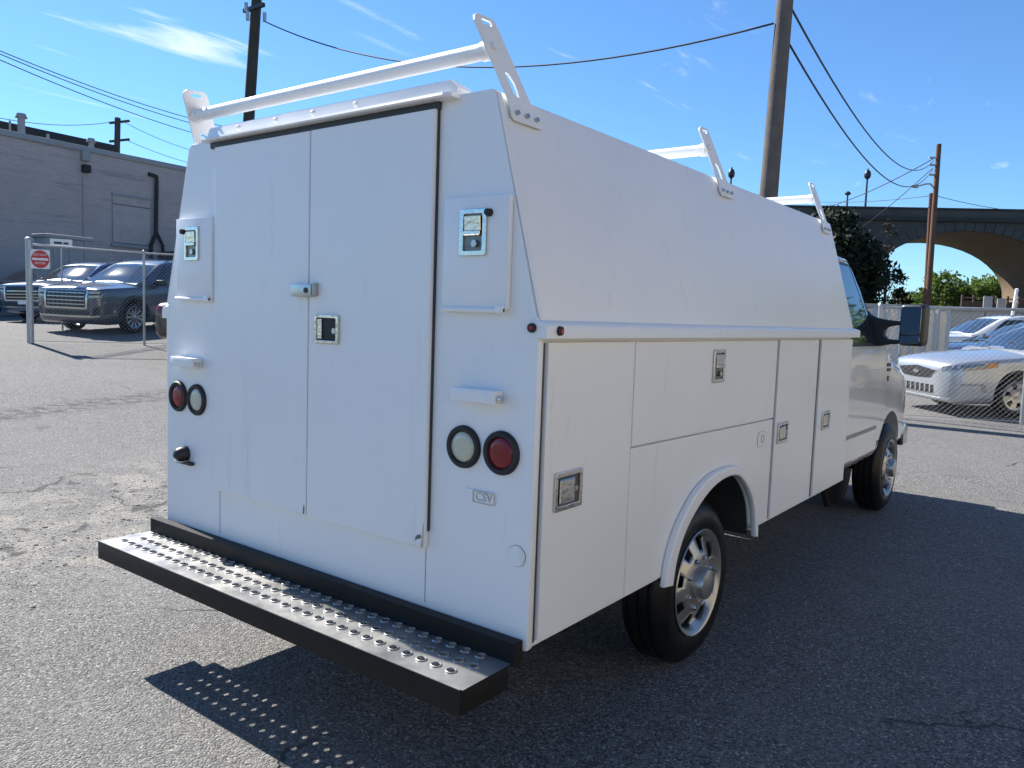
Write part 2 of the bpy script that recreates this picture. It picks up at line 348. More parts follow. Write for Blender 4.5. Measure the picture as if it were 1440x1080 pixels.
def rrect(x0, x1, y0, y1, r, n=4):
    P = []
    for cx, cy, a0 in ((x1-r, y1-r, 0), (x0+r, y1-r, 90), (x0+r, y0+r, 180), (x1-r, y0+r, 270)):
        for k in range(n+1): a = R(a0+90*k/n); P.append((cx+r*math.cos(a), cy+r*math.sin(a)))
    return P
def circ(cx, cy, r, n=20, ry=None): return [(cx+r*math.cos(2*math.pi*k/n), cy+(ry or r)*math.sin(2*math.pi*k/n)) for k in range(n)]
def text(name, body, size, depth, F, m, parent=None):
    cu = bpy.data.curves.new('tmp', 'FONT'); cu.body = body; cu.size = size; cu.extrude = depth/2; cu.align_x = 'CENTER'; cu.align_y = 'CENTER'; cu.resolution_u = 3
    o = bpy.data.objects.new('tmp', cu); COL.objects.link(o); bpy.context.view_layer.update()
    me = bpy.data.meshes.new_from_object(o.evaluated_get(bpy.context.evaluated_depsgraph_get())); bpy.data.objects.remove(o)
    me.transform(F); me.name = name; return link(name, me, m, parent)
def catmull(A, n):
    A = np.asarray(A, float); k = len(A); out_ = []
    for i in range(k-1):
        p0 = A[max(i-1, 0)]; p1 = A[i]; p2 = A[i+1]; p3 = A[min(i+2, k-1)]
        for j in range(n):
            t = j/n; out_.append(.5*((2*p1)+(-p0+p2)*t+(2*p0-5*p1+4*p2-p3)*t*t+(-p0+3*p1-3*p2+p3)*t**3))
    out_.append(A[-1]); return np.array(out_)
def loft(name, S, m, parent=None, ny=3, nc=2, smooth=32):
    """S: (y, [(x, z) ...]) half sections from sill to the roof's middle line, mirrored and closed"""
    A = np.array([[(x, y, z) for x, z in pts] for y, pts in S])
    if ny > 1: A = catmull(A, ny)
    if nc > 1: A = np.swapaxes(catmull(np.swapaxes(A, 0, 1), nc), 0, 1)
    A[:, -1, 0] = 0
    k, c, _ = A.shape
    full = np.concatenate([A, A[:, -2::-1]*np.array([-1, 1, 1])], 1); w = full.shape[1]
    V = full.reshape(-1, 3); F = []
    for i in range(k-1):
        for j in range(w-1): F.append((i*w+j, i*w+j+1, (i+1)*w+j+1, (i+1)*w+j))
        F.append((i*w+w-1, i*w, (i+1)*w, (i+1)*w+w-1))
    F.append(tuple(range(w))); F.append(tuple((k-1)*w+j for j in range(w))[::-1])
    bm = bmesh.new(); me = bpy.data.meshes.new(name); me.from_pydata([tuple(v) for v in V], [], F); bm.from_mesh(me)
    bmesh.ops.remove_doubles(bm, verts=bm.verts, dist=1e-5); bmesh.ops.recalc_face_normals(bm, faces=bm.faces); bm.to_mesh(me); bm.free()
    return link(name, me, m, parent, smooth)
def cut(o, cutters):
    for cbm in cutters:
        me = bpy.data.meshes.new('cutter'); bmesh.ops.recalc_face_normals(cbm, faces=cbm.faces); cbm.to_mesh(me); cbm.free()
        co = bpy.data.objects.new('cutter', me); COL.objects.link(co)
        md = o.modifiers.new('b', 'BOOLEAN'); md.operation = 'DIFFERENCE'; md.solver = 'EXACT'; md.object = co
        par, mw = o.parent, o.matrix_world.copy(); o.parent = None
        bpy.context.view_layer.update()
        me2 = bpy.data.meshes.new_from_object(o.evaluated_get(bpy.context.evaluated_depsgraph_get()))
        o.modifiers.clear(); o.data = me2; o.parent = par; bpy.data.objects.remove(co)
def bvh_of(o): return BVHTree.FromPolygons([v.co.copy() for v in o.data.vertices], [tuple(p.vertices) for p in o.data.polygons])
def resamp(pl, n):
    pl = np.array(pl, float); d = np.r_[0, np.cumsum(np.hypot(*np.diff(pl, axis=0).T))]; t = np.linspace(0, d[-1], n)
    return np.stack([np.interp(t, d, pl[:, 0]), np.interp(t, d, pl[:, 1])], 1)
def patch(name, lo, hi, tree, ax, sgn, m, parent=None, nu=8, nv=4, off=.006, th=.02):
    """thin panel that follows a body: lo/hi polylines in the two axes other than ax, projected along ax from the side sgn"""
    lo, hi = resamp(lo, nu+1), resamp(hi, nu+1); P = np.zeros((nv+1, nu+1, 3)); o2 = [i for i in range(3) if i != ax]
    for j in range(nv+1):
        for i in range(nu+1):
            a, b = lo[i]*(1-j/nv)+hi[i]*j/nv; org = [0, 0, 0]; org[o2[0]] = a; org[o2[1]] = b; org[ax] = 6*sgn; dr = [0, 0, 0]; dr[ax] = -sgn
            h = tree.ray_cast(Vector(org), Vector(dr)); q = [0, 0, 0]; q[o2[0]] = a; q[o2[1]] = b
            q[ax] = h[0][ax] if h[0] is not None else np.nan
            P[j, i] = q
    k = P[:, :, ax]
    if np.isnan(k).any(): k[np.isnan(k)] = np.nanmin(k*sgn)*sgn if not np.isnan(k).all() else 0
    P[:, :, ax] = k + off*sgn
    Q = P.copy(); Q[:, :, ax] -= th*sgn
    V = np.concatenate([P.reshape(-1, 3), Q.reshape(-1, 3)]); w = nu+1; B = (nv+1)*w; F = []
    for j in range(nv):
        for i in range(nu):
            f = (j*w+i, j*w+i+1, (j+1)*w+i+1, (j+1)*w+i); F.append(f); F.append(tuple(B+q for q in f[::-1]))
    rim = [i for i in range(w)]+[(j+1)*w-1 for j in range(1, nv+1)]+[nv*w+i for i in range(nu-1, -1, -1)]+[j*w for j in range(nv-1, 0, -1)]
    for a, b in zip(rim, rim[1:]+rim[:1]): F.append((b, a, B+a, B+b))
    o = py_obj(name, V, F, m, parent, 40)
    bm = bmesh.new(); bm.from_mesh(o.data); bmesh.ops.recalc_face_normals(bm, faces=bm.faces); bm.to_mesh(o.data); bm.free()
    return o
def dup(o, parent, name=None, **kw):
    c = o.copy(); COL.objects.link(c); c.parent = parent; c.name = name or o.name.split('.')[0]
    for k, v in kw.items(): setattr(c, k, v)
    return c

# ------------------------------------------------------------------ ground
def soft(v, w=.8): return w*math.log1p(math.exp(max(-30, min(30, v/w))))
def g(x, y):
    a = .066*(soft(-x-3.3)-soft(-x-17, 1.2))
    b = .055*soft(y-6.9, .6); b = .36*math.tanh(b/.36)
    return a+b if y > -60 else a
def axis_vals(c, fine, n, grow, far):
    v = [0]; s = fine
    while v[-1] < far: v.append(v[-1]+s); s *= grow if v[-1] > n else 1
    return [c-q for q in v[:0:-1]]+[c+q for q in v]
xs = axis_vals(-4, .5, 20, 1.25, 1800); ys = axis_vals(5, .5, 14, 1.25, 1800)
V = [(x, y, g(x, y)) for y in ys for x in xs]; W = len(xs)
F = [(j*W+i, j*W+i+1, (j+1)*W+i+1, (j+1)*W+i) for j in range(len(ys)-1) for i in range(W-1)]
tag(py_obj('ground', V, F, 'asphalt', None, 179), kind='structure', label='worn grey asphalt lot with pale aggregate and tar bands')

def scatter_stones():
    V, F = [], []; ico = bmesh.new(); bmesh.ops.create_icosphere(ico, subdivisions=1, radius=1)
    bv = np.array([v.co[:] for v in ico.verts]); bf = [[v.index for v in f.verts] for f in ico.faces]; ico.free()
    for i in range(2600):
        t = RNG.uniform(-2.4, 3.2); w = RNG.normal(0, .55)
        x = -2.95-.2*t+w; y = .2+t*.95
        s = RNG.uniform(.003, .010)*(1.8 if RNG.random() < .06 else 1)
        p = bv*(1+RNG.uniform(-.25, .25, (len(bv), 1)))*np.array([s, s*RNG.uniform(.6, 1), s*.55]); a = RNG.uniform(0, 6.28); c, sn = math.cos(a), math.sin(a)
        p = np.stack([p[:, 0]*c-p[:, 1]*sn, p[:, 0]*sn+p[:, 1]*c, p[:, 2]], 1)+np.array([x, y, g(x, y)+s*.3])
        b = len(V); V.extend(p.tolist()); F.extend([tuple(q+b for q in f) for f in bf])
    m = mat('loose_gravel', (.34, .32, .285), .9, var=.5, vscale=30, spec=.2)
    tag(py_obj('loose_gravel', V, F, m), 'loose pale gravel on the broken asphalt beside the step', 'gravel', kind='stuff')
scatter_stones()

# ------------------------------------------------------------------ wheels
WHEEL = {}
def wheel(parent, x, y, z, side, Rt, width, rim, style, rim_m='silverwheel', holes=8):
    """tyre with its rim, nuts and hub as sub-parts; outer face at x, facing side (+1 right, -1 left)"""
    key = (Rt, width, rim, style, rim_m, holes)
    if key not in WHEEL:
        w = width; s = Rt-rim
        prof = [(rim*.97, -w*.05), (rim+.006, -.006), (rim+.3*s, .0), (rim+.62*s, -.004), (Rt-.035, -.018), (Rt-.012, -.034), (Rt, -.052)]
        for gd in (.28, .5, .72): prof += [(Rt, -w*gd+.008), (Rt-.009, -w*gd+.005), (Rt-.009, -w*gd-.005), (Rt, -w*gd-.008)]
        prof += [(Rt, -w+.05), (Rt-.03, -w+.02), (rim+.3*s, -w), (rim*.97, -w+.02)]
        ty = lathe_mesh('tyre', prof, 56)
        for p in ty.polygons: p.use_smooth = True
        ty.set_sharp_from_angle(angle=R(50)); ty.materials.append(M['tyre'])
        seg = 96; sub = seg//holes
        if style == 'truck':
            pr = [(rim*.985, -w+.03), (rim*.95, -.05), (rim*.96, -.012), (rim*1.0, -.002), (rim*.985, .003), (rim*.93, -.004), (rim*.86, -.035), (rim*.82, -.040), (rim*.60, -.014), (rim*.52, -.004), (rim*.33, .0), (rim*.30, .0)]
            sk = lambda i, k: i in (6, 7) and (k % sub) > sub*.34 and not (i == 7 and abs((k % sub)-sub*.67) > sub*.24)
        elif style == 'steel6':
            pr = [(rim*.98, -w+.03), (rim*.95, -.05), (rim, -.004), (rim*.97, .002), (rim*.90, -.008), (rim*.82, -.014), (rim*.45, -.004), (rim*.36, -.016), (rim*.18, -.012), (0.002, -.004)]
            sk = lambda i, k: i == 5 and (k % sub) > sub*.55
        else:
            pr = [(rim*.98, -w+.03), (rim*.95, -.05), (rim, -.004), (rim*.97, .002), (rim*.91, -.010), (rim*.55, -.012), (rim*.24, -.018), (rim*.18, -.008), (0.002, -.006)]
            sk = lambda i, k: i in (4, 5) and (k % sub) > sub*(.36 if i == 4 else .5)
        rm = lathe_mesh('rim', pr, seg, skip=sk)
        for p in rm.polygons: p.use_smooth = True
        rm.set_sharp_from_angle(angle=R(38)); rm.materials.append(M[rim_m])
        back = lathe_mesh('brake_disc', [(rim*.9, -.085), (rim*.35, -.08), (.002, -.08)], 32); back.materials.append(M['darksteel'])
        hub = lathe_mesh('hub_cap', [(rim*.31, -.002), (rim*.30, .032), (rim*.27, .045), (rim*.14, .054), (.002, .056)], 32)
        for p in hub.polygons: p.use_smooth = True
        hub.set_sharp_from_angle(angle=R(40)); hub.materials.append(M[rim_m])
        nut = lathe_mesh('lug_nut', [(.012, -.012), (.0115, .010), (.007, .016), (.001, .017)], 6); nut.materials.append(M['chrome'])
        WHEEL[key] = (ty, rm, back, hub, nut)
    ty, rm, back, hub, nut = WHEEL[key]
    def put(n, me, par, loc=(0, 0, 0), rot=0):
        o = bpy.data.objects.new(n, me); COL.objects.link(o); o.parent = par; o.location = loc; o.rotation_euler = (0, 0, rot); return o
    t = put('tyre', ty, parent, (x, y, z), 0 if side > 0 else math.pi)
    r = put('rim', rm, t)
    if style == 'truck': 
        md = r.modifiers.new('s', 'SOLIDIFY'); md.thickness = .006; md.offset = -1
    put('brake_disc', back, t)
    if style == 'truck':
        put('hub_cap', hub, t)
        for k in range(8):
            a = 2*math.pi*(k+.5)/8; put('lug_nut', nut, t, (-.004, rim*.47*math.cos(a), rim*.47*math.sin(a)))
    return t

# ------------------------------------------------------------------ the service van
van = empty('service_van'); tag(van, 'white service van with enclosed cargo body, rear step and roof ladder racks', 'van')
HX, ZB, ZT, ZR, HR, LB = 1.08, .518, 1.574, 2.300, .879, 3.714
YR, YF = 1.4145, 5.425
RF = lambda x=0, y=0, z=0: frame((x, y, z), (1, 0, 0), (0, 0, 1), (0, -1, 0))          # rear plane
SF = lambda x=0, y=0, z=0: frame((x, y, z), (0, 1, 0), (0, 0, 1), (1, 0, 0))           # right side plane
SFL = lambda x=0, y=0, z=0: frame((x, y, z), (0, 1, 0), (0, 0, 1), (-1, 0, 0))         # left side plane
UP = Vector((-.267, 0, .964)); UPL = Vector((.267, 0, .964))

inner = catmull([(.992, .486), (1.022, .60), (1.105, .712), (1.27, .815), (1.46, .866), (1.66, .857), (1.815, .765), (1.905, .65), (1.945, .50)], 4)
outer = catmull([(.915, .498), (.955, .64), (1.045, .757), (1.205, .866), (1.41, .915), (1.67, .904), (1.85, .815), (1.95, .675), (1.985, .487)], 4)
inn = [(a, max(b, ZB)) for a, b in inner]
arch_low = [(inner[0][0], ZB)]+[tuple(p) for p in inner if p[1] > ZB]+[(inner[-1][0], ZB)]
def side(sgn):
    F0 = SF if sgn > 0 else SFL
    # structural side behind the doors, cut for the wheel
    wide = [(1.47+(a-1.47)*1.055, ZB if b <= ZB else b+.022) for a, b in arch_low]
    o = [(0.012, ZB)]+wide+[(LB, ZB), (LB, 1.55), (.012, 1.55)]
    plate('side_wall', [o], .03, F0(sgn*1.05), 'paint', van, .003)
    # fixed panel round the wheel
    fp = [(.622, ZB+.016), (.93, ZB+.016)]+[(a, b+.004) for a, b in arch_low if b > ZB+.016]+[(1.955, ZB+.016), (2.185, ZB+.016), (2.185, 1.086), (.622, 1.106)]
    plate('wheel_panel', [fp], .018, F0(sgn*1.0735), 'paint', van, .003)
    D = []
    for nm, pts in (('compartment_door', [(.052, .540), (.616, .540), (.616, 1.508), (.052, 1.508)]),
                    ('flip_up_door', [(.624, 1.112), (2.186, 1.092), (2.186, 1.506), (.624, 1.506)]),
                    ('compartment_door', [(2.226, .533), (2.925, .533), (2.925, 1.506), (2.226, 1.506)]),
                    ('compartment_door', [(2.985, .533), (3.700, .533), (3.700, 1.506), (2.985, 1.506)])):
        D.append(plate(nm, [pts], .019, F0(sgn*1.074), 'paint', van, .004))
    for y0, y1 in ((.026, .050), (2.188, 2.223), (2.928, 2.983)):
        box('door_seal_shade', *sorted((sgn*1.0652, sgn*1.0735)), y0+.004, y1-.006, .536, 1.506, 'seal', van)
    rr = [(a, b) for a, b in outer]+[(a, b) for a, b in inner[::-1]]
    fl = plate('wheel_arch_flare', [rr], .032, F0(sgn*1.0985), 'paint', van, .010)
    # liner
    V, F = [], []
    for a, b in inner: V += [(sgn*1.0642, a, b+.003), (sgn*.66, a, b+.003)]
    for i in range(len(inner)-1): F.append((2*i, 2*i+1, 2*i+3, 2*i+2))
    F.append(tuple(2*i+1 for i in range(len(inner))))
    py_obj('wheel_liner', V, F, 'under', van)
    # belt rail
    pr = [(sgn*1.055, 1.519), (sgn*1.112, 1.519), (sgn*1.112, 1.560), (sgn*1.104, 1.570), (sgn*1.072, 1.578), (sgn*1.055, 1.578)]
    V = [(x, y, z) for y in (-.004, LB+.05) for x, z in pr]; k = len(pr)
    F = [(i, (i+1) % k, k+(i+1) % k, k+i) for i in range(k)]+[tuple(range(k))[::-1], tuple(range(k, 2*k))]
    bm = bmesh.new(); me = bpy.data.meshes.new('t'); me.from_pydata(V, [], F); bm.from_mesh(me)
    bmesh.ops.bevel(bm, geom=[e for e in bm.edges], offset=.003, segments=1, affect='EDGES'); bm_obj('belt_rail', bm, 'paint', van, 30)
    return D
doorsR = side(1); side(-1)

# rear wall: one plate to the body's outline
ol = [(-1.072, ZB), (1.072, ZB), (1.078, ZB+.008), (1.079, ZT-.03), (HR+.001, ZR-.015), (HR-.006, ZR-.003), (HR-.02, ZR+.002)]
ol = ol+[(-x, z) for x, z in ol[::-1] if z > ZB+.001]
plate('rear_wall', [ol], .03, RF(0, .015, 0), 'paint', van, .005)
# upper shell: sloped sides and crowned roof
sec = [(1.076, 1.545), (HX-.002, ZT-.004), (HR+.0, ZR-.016), (HR-.008, ZR-.004), (HR-.024, ZR), (.6, ZR+.012), (0, ZR+.02)]
sec = sec+[(-x, z) for x, z in sec[-2::-1]]
k = len(sec); V = [(x, y, z) for y in (.012, LB) for x, z in sec]
F = [(i, (i+1) % k, k+(i+1) % k, k+i) for i in range(k)]+[tuple(range(k))[::-1], tuple(range(k, 2*k))]
bm = bmesh.new(); me = bpy.data.meshes.new('t'); me.from_pydata(V, [], F); bm.from_mesh(me)
bm_obj('upper_shell', bm, 'paint', van, 30)
# slim flange along the rear edge of the sloped side
for s, u in ((1, UP), (-1, UPL)):
    plate('corner_flange', [[(.0, .012), (.02, .012), (.02, .742), (.0, .742)]], .003, frame((s*HX, .002, ZT), (0, 1, 0), u, (s*.964, 0, .267)), 'paint', van)
bm = bmesh.new()
a_box(bm, -.66, .66, .035, LB-.01, .545, 1.54)
for s in (1, -1):
    for y0, y1, z0 in ((.035, .985, .530), (1.95, LB-.01, .530), (.985, 1.95, .93)): a_box(bm, *sorted((s*.663, s*1.03)), y0, y1, z0, 1.50)
bm_obj('cargo_floor', bm, 'under', van)

# chassis
for s in (1, -1): box('frame_rail', *sorted((s*.42, s*.50)), .12, 6.0, .46, .535, 'under', van)
bm = bmesh.new(); a_cyl(bm, (-.86, YR, .372), (.86, YR, .372), .05); a_cyl(bm, (0, YR-.14, .372), (0, YR+.14, .372), .15, .12, 20); bm_obj('rear_axle', bm, 'under', van, 40)
cyl('front_axle', (-.85, YF, .372), (.85, YF, .372), .045, 'under', van)
tube('tailpipe', [(.34, 2.9, .44), (.36, 2.2, .42), (.58, 1.95, .44), (.62, 1.1, .49), (.62, .85, .45), (.58, .45, .44)], .033, 'under', van, 12)
cyl('muffler', (.32, 2.4, .42), (.32, 3.2, .42), .11, 'rust', van)
box('fuel_tank', -.40, .30, .25, .95, .36, .53, 'under', van, .03)
for x, s in ((1.046, 1), (-1.046, -1)): wheel(van, x, YR, .380, s, .383, .235, .250, 'truck')
for x, s in ((1.030, 1), (-1.030, -1)): wheel(van, x, YF, .380, s, .383, .235, .250, 'truck')

# rear doors
DF = lambda y: RF(0, y, 0)
dL = plate('rear_door', [[(-.642, .771), (-.0045, .771), (-.0045, 2.262), (-.642, 2.262)]], .024, DF(-.0125), 'paint', van, .004)
dR = plate('rear_door', [[(.0045, .771), (.640, .771), (.640, 2.262), (.0045, 2.262)]], .026, DF(-.0135), 'paint', van, .004)
box('door_seal_shade', -.0042, .0042, -.013, -.0012, .772, 2.262, 'seal', van)
box('door_seal_shade', .6405, .6455, -.010, -.0012, .83, 2.262, 'seal', van)  # dark strip draws the shadow line along the right door's edge
box('door_seal_shade', -.690, .650, -.014, -.0012, 2.2625, 2.286, 'seal', van)
for x in (-.632, .629): box('sill_seam', x-.0012, x+.0012, -.0015, .004, .57, .769, 'fixture', van)
plate('paint_chip', [[(.60, .792), (.612, .80), (.629, .806), (.627, .818), (.612, .815), (.602, .806)]], .0012, DF(-.0271), 'chip', dR, 0, None)
plate('paint_chip', [[(-.02, .776), (-.012, .775), (-.010, .80), (-.016, .812)]], .0012, DF(-.0251), 'chip', dL, 0, None)
plate('paint_chip', [[(.6255, .774), (.638, .774), (.638, .86), (.635, .84), (.632, .806)]], .0012, DF(-.0273), 'steel', dR, 0, None)
# drip visor over the doors
pv = [(.002, 2.287), (-.050, 2.2865), (-.056, 2.291), (-.053, 2.300), (-.024, 2.304), (-.017, 2.346), (-.008, 2.3515), (.12, 2.334), (.12, 2.31)]
V = []
for x, tp in ((-.715, 0), (-.69, 1), (.70, 1), (.728, 0)):
    for y, z in pv: V.append((x, y*(.75 if not tp else 1), 2.30+(z-2.30)*(.45 if not tp and z > 2.305 else 1)))
k = len(pv); F = [(j*k+i, j*k+(i+1) % k, (j+1)*k+(i+1) % k, (j+1)*k+i) for j in range(3) for i in range(k)]+[tuple(range(k))[::-1], tuple(range(3*k, 4*k))]
bm = bmesh.new(); me = bpy.data.meshes.new('t'); me.from_pydata(V, [], F); bm.from_mesh(me); vis = bm_obj('drip_visor', bm, 'paint', van, 25)
for x in (-.47, -.22, .01, .25):
    b_ = py_obj('rivet', *(lambda me_: ([v.co[:] for v in me_.vertices], [tuple(p.vertices) for p in me_.polygons]))(lathe_mesh('r', [(.011, 0), (.0105, -.005), (.006, -.010), (.001, -.011)], 12, 'Y')), 'paint', vis, 60); b_.location = (x, -.0205, 2.326)

# latches
def latch(door, F, w, h, split=True, knob=None, horizontal=False):
    """recessed paddle latch: frame, dish, paddle and lock"""
    T = lambda o, a=0, b=0, n=0: F @ Matrix.Translation((a, b, n))
    def fit(name, sp, d, n, m, bev=.002): return plate(name, sp, d, T(0, 0, 0, n), m, door, bev)
    fit('latch_frame', [rrect(-w/2, w/2, -h/2, h/2, .008), rrect(-w/2+.017, w/2-.017, -h/2+.017, h/2-.017, .006)[::-1]], .008, .0045, 'chrome')
    fit('latch_dish', [rrect(-w/2+.016, w/2-.016, -h/2+.016, h/2-.016, .006)], .0012, .0012, 'dish', 0)
    if split:
        bm = bmesh.new(); a_box(bm, -w/2+.022, w/2-.022, .004, h/2-.022, .003, .010, .002, 1, F @ Matrix.Rotation(R(4), 4, 'X')); bm_obj('latch_paddle', bm, 'chrome', door, 35)
        bm = bmesh.new(); a_box(bm, -w/2+.021, w/2-.021, -.010, .006, .006, .016, .003, 1, F); bm_obj('paddle_lip', bm, 'chrome', door, 35)
        bm = bmesh.new(); a_cyl(bm, F @ Vector((w*.08, -h*.24, .001)), F @ Vector((w*.08, -h*.24, .012)), .0115, None, 16); bm_obj('lock_cylinder', bm, 'steel', door, 40)
    else:
        bm = bmesh.new(); a_box(bm, -w/2+.024, w*.18, -h/2+.024, h/2-.024, .003, .012, .003, 1, F); bm_obj('latch_paddle', bm, 'chrome', door, 35)
        bm = bmesh.new(); a_cyl(bm, F @ Vector((w*.27, 0, .001)), F @ Vector((w*.27, 0, .008)), .0095, None, 14); bm_obj('lock_cylinder', bm, 'steel', door, 40)
    if knob:
        bm = bmesh.new(); a_cyl(bm, F @ Vector((knob[0], knob[1], 0)), F @ Vector((knob[0], knob[1], .018)), .013, .011, 16); bm_obj('rubber_bumper', bm, 'black', door, 40)
RFp = lambda x, z, y: frame((x, y, z), (1, 0, 0), (0, 0, 1), (0, -1, 0))
# handle on the right door, hasp across the seam
def dark_handle(door, F, w, h):
    plate('handle_frame', [rrect(-w/2, w/2, -h/2, h/2, .008), rrect(-w/2+.014, w/2-.014, -h/2+.013, h/2-.013, .005)[::-1]], .010, F @ Matrix.Translation((0, 0, .0055)), 'chrome', door, .002)
    plate('handle_recess', [rrect(-w/2+.013, w/2-.013, -h/2+.012, h/2-.012, .005)], .0012, F @ Matrix.Translation((0, 0, .0012)), 'black', door)
    bm = bmesh.new(); a_box(bm, -w/2+.016, -w/2+.040, -h/2+.016, h/2-.016, .002, .008, .002, 1, F); bm_obj('handle_paddle', bm, 'chrome', door, 35)
    bm = bmesh.new(); a_cyl(bm, F @ Vector((w*.30, -.005, .001)), F @ Vector((w*.30, -.005, .008)), .011, None, 14); bm_obj('lock_cylinder', bm, 'steel', door, 40)
dark_handle(dR, RFp(.118, 1.512, -.0268), .138, .110)
hs = box('hasp_lock', -.076, .046, -.052, -.0252, 1.633, 1.682, 'steel', van, .004)
box('hasp_end', .0465, .062, -.048, -.0272, 1.638, 1.686, 'galv', hs, .003)
cyl('keyhole', (.018, -.0521, 1.657), (.018, -.056, 1.657), .011, 'darksteel', hs)
# side access panels on the rear wall
for x0, x1, z0, z1, lx, lz, kb in ((.692, .966, 1.606, 1.964, .824, 1.850, (.064, .060)), (-.953, -.669, 1.616, 1.972, -.818, 1.858, (-.066, .055))):
    p = box('access_panel', x0, x1, -.022, -.0015, z0, z1, 'paint', van, .004)
    latch(p, RFp(lx, lz, -.0222), .112, .150, True, kb)
    cyl('hinge_rod', (x0+.004, -.026, z0-.004), (x1-.004, -.026, z0-.004), .0085, 'paint', p)
    box('hinge_bracket', x1-.034, x1-.004, -.040, -.0225, z0-.012, z0+.012, 'paint', p, .003)
# boxed marker lights
for x0, x1 in ((.766, .950), (-.955, -.772)):
    p = box('marker_light', x0, x1, -.052, -.0015, 1.304, 1.348, 'paint', van, .005, 2)
    plate('lens', [rrect(x0+.03, x1-.03, 1.312, 1.340, .006)], .002, RF(0, -.0528, 0), 'paint', p)
    cyl('bolt', (x1+.001, -.03, 1.322), (x1+.018, -.03, 1.322), .012, 'chrome', p)
# round tail lamps in rubber grommets
gm = lathe_mesh('grommet', [(.050, .002), (.051, -.010), (.056, -.016), (.066, -.016), (.0715, -.010), (.0725, -.0005)], 40, 'Y')
lm = lathe_mesh('lens', [(.0515, -.006), (.048, -.011), (.030, -.0135), (.001, -.0145)], 40, 'Y')
for x, z, c in ((.791, 1.146, 'clear'), (.951, 1.146, 'red'), (-.967, 1.159, 'red'), (-.812, 1.156, 'clear')):
    gr = link('lamp_grommet', gm.copy(), 'black', van, 40); gr.location = (x, 0, z)
    le = link('lens', lm.copy(), c, gr, 60)
# number plate lamp
nl = box('plate_lamp_bracket', -.955, -.835, -.022, -.0015, .848, .862, 'plastic', van, .003)
me = lathe_mesh('d', [(.034, 0), (.034, -.02), (.028, -.045), (.016, -.058), (.001, -.062)], 20, 'Y'); o = link('plate_lamp', me, 'plastic', nl, 40); o.location = (-.905, -.0015, .896)
box('lamp_glass', -.938, -.872, -.050, -.0018, .8625, .868, 'chrome', nl, .002)
# maker's badge and round cover
p = plate('badge', [rrect(.803, .932, .967, 1.009, .004)], .003, RF(0, -.0022, 0), 'paint', van, .001)
plate('badge_frame', [rrect(.838, .931, .9675, 1.0085, .004), rrect(.841, .928, .9705, 1.0055, .003)[::-1]], .003, RF(0, -.0045, 0), 'steel', p)
text('badge_letters', 'CSV', .040, .003, RF(.885, -.0042, .988), 'steel', p)
p = plate('round_cover', [circ(1.025, .822, .034, 24)], .002, RF(0, -.0018, 0), 'paint', van)
plate('bare_patch', [[(1.030, .855), (1.045, .849), (1.056, .835), (1.0575, .815), (1.048, .800), (1.038, .815)]], .001, RF(0, -.0034, 0), 'signwhite', p)
plate('rim_shadow', [circ(1.025, .822, .0352, 24), circ(1.025, .822, .0338, 24)[::-1]], .0012, RF(0, -.0012, 0), 'chip', p)
# side latches
latch(doorsR[0], SF(1.0838, .190, 1.018), .166, .130, False)
latch(doorsR[1], SF(1.0838, 1.402, 1.394), .128, .150, True)
latch(doorsR[2], SF(1.0838, 2.340, 1.000), .165, .115, False)
latch(doorsR[3], SF(1.0838, 3.160, .998), .165, .115, False)
p = plate('side_badge', [rrect(1.965, 2.082, .958, 1.034, .025)], .003, SF(1.0842), 'paint', van, .001)
plate('badge_rim', [rrect(1.963, 2.084, .956, 1.036, .026), rrect(1.968, 2.079, .961, 1.031, .022)[::-1]], .002, SF(1.0845), 'steel', p)
plate('badge_rim', [circ(2.03, .996, .022, 16), circ(2.03, .996, .018, 16)[::-1]], .002, SF(1.0862), 'fixture', p)
# side marker lamps
for P0, P1 in (((1.057, .001, 1.552), (1.057, -.014, 1.552)), ((1.111, .063, 1.545), (1.121, .063, 1.545))):
    r_ = cyl('side_marker', P0, P1, .0155, 'black', van, .0145); d_ = (Vector(P1)-Vector(P0)).normalized()
    cyl('lens', Vector(P1)-d_*.002, Vector(P1)+d_*.004, .0105, 'red', r_, .007)

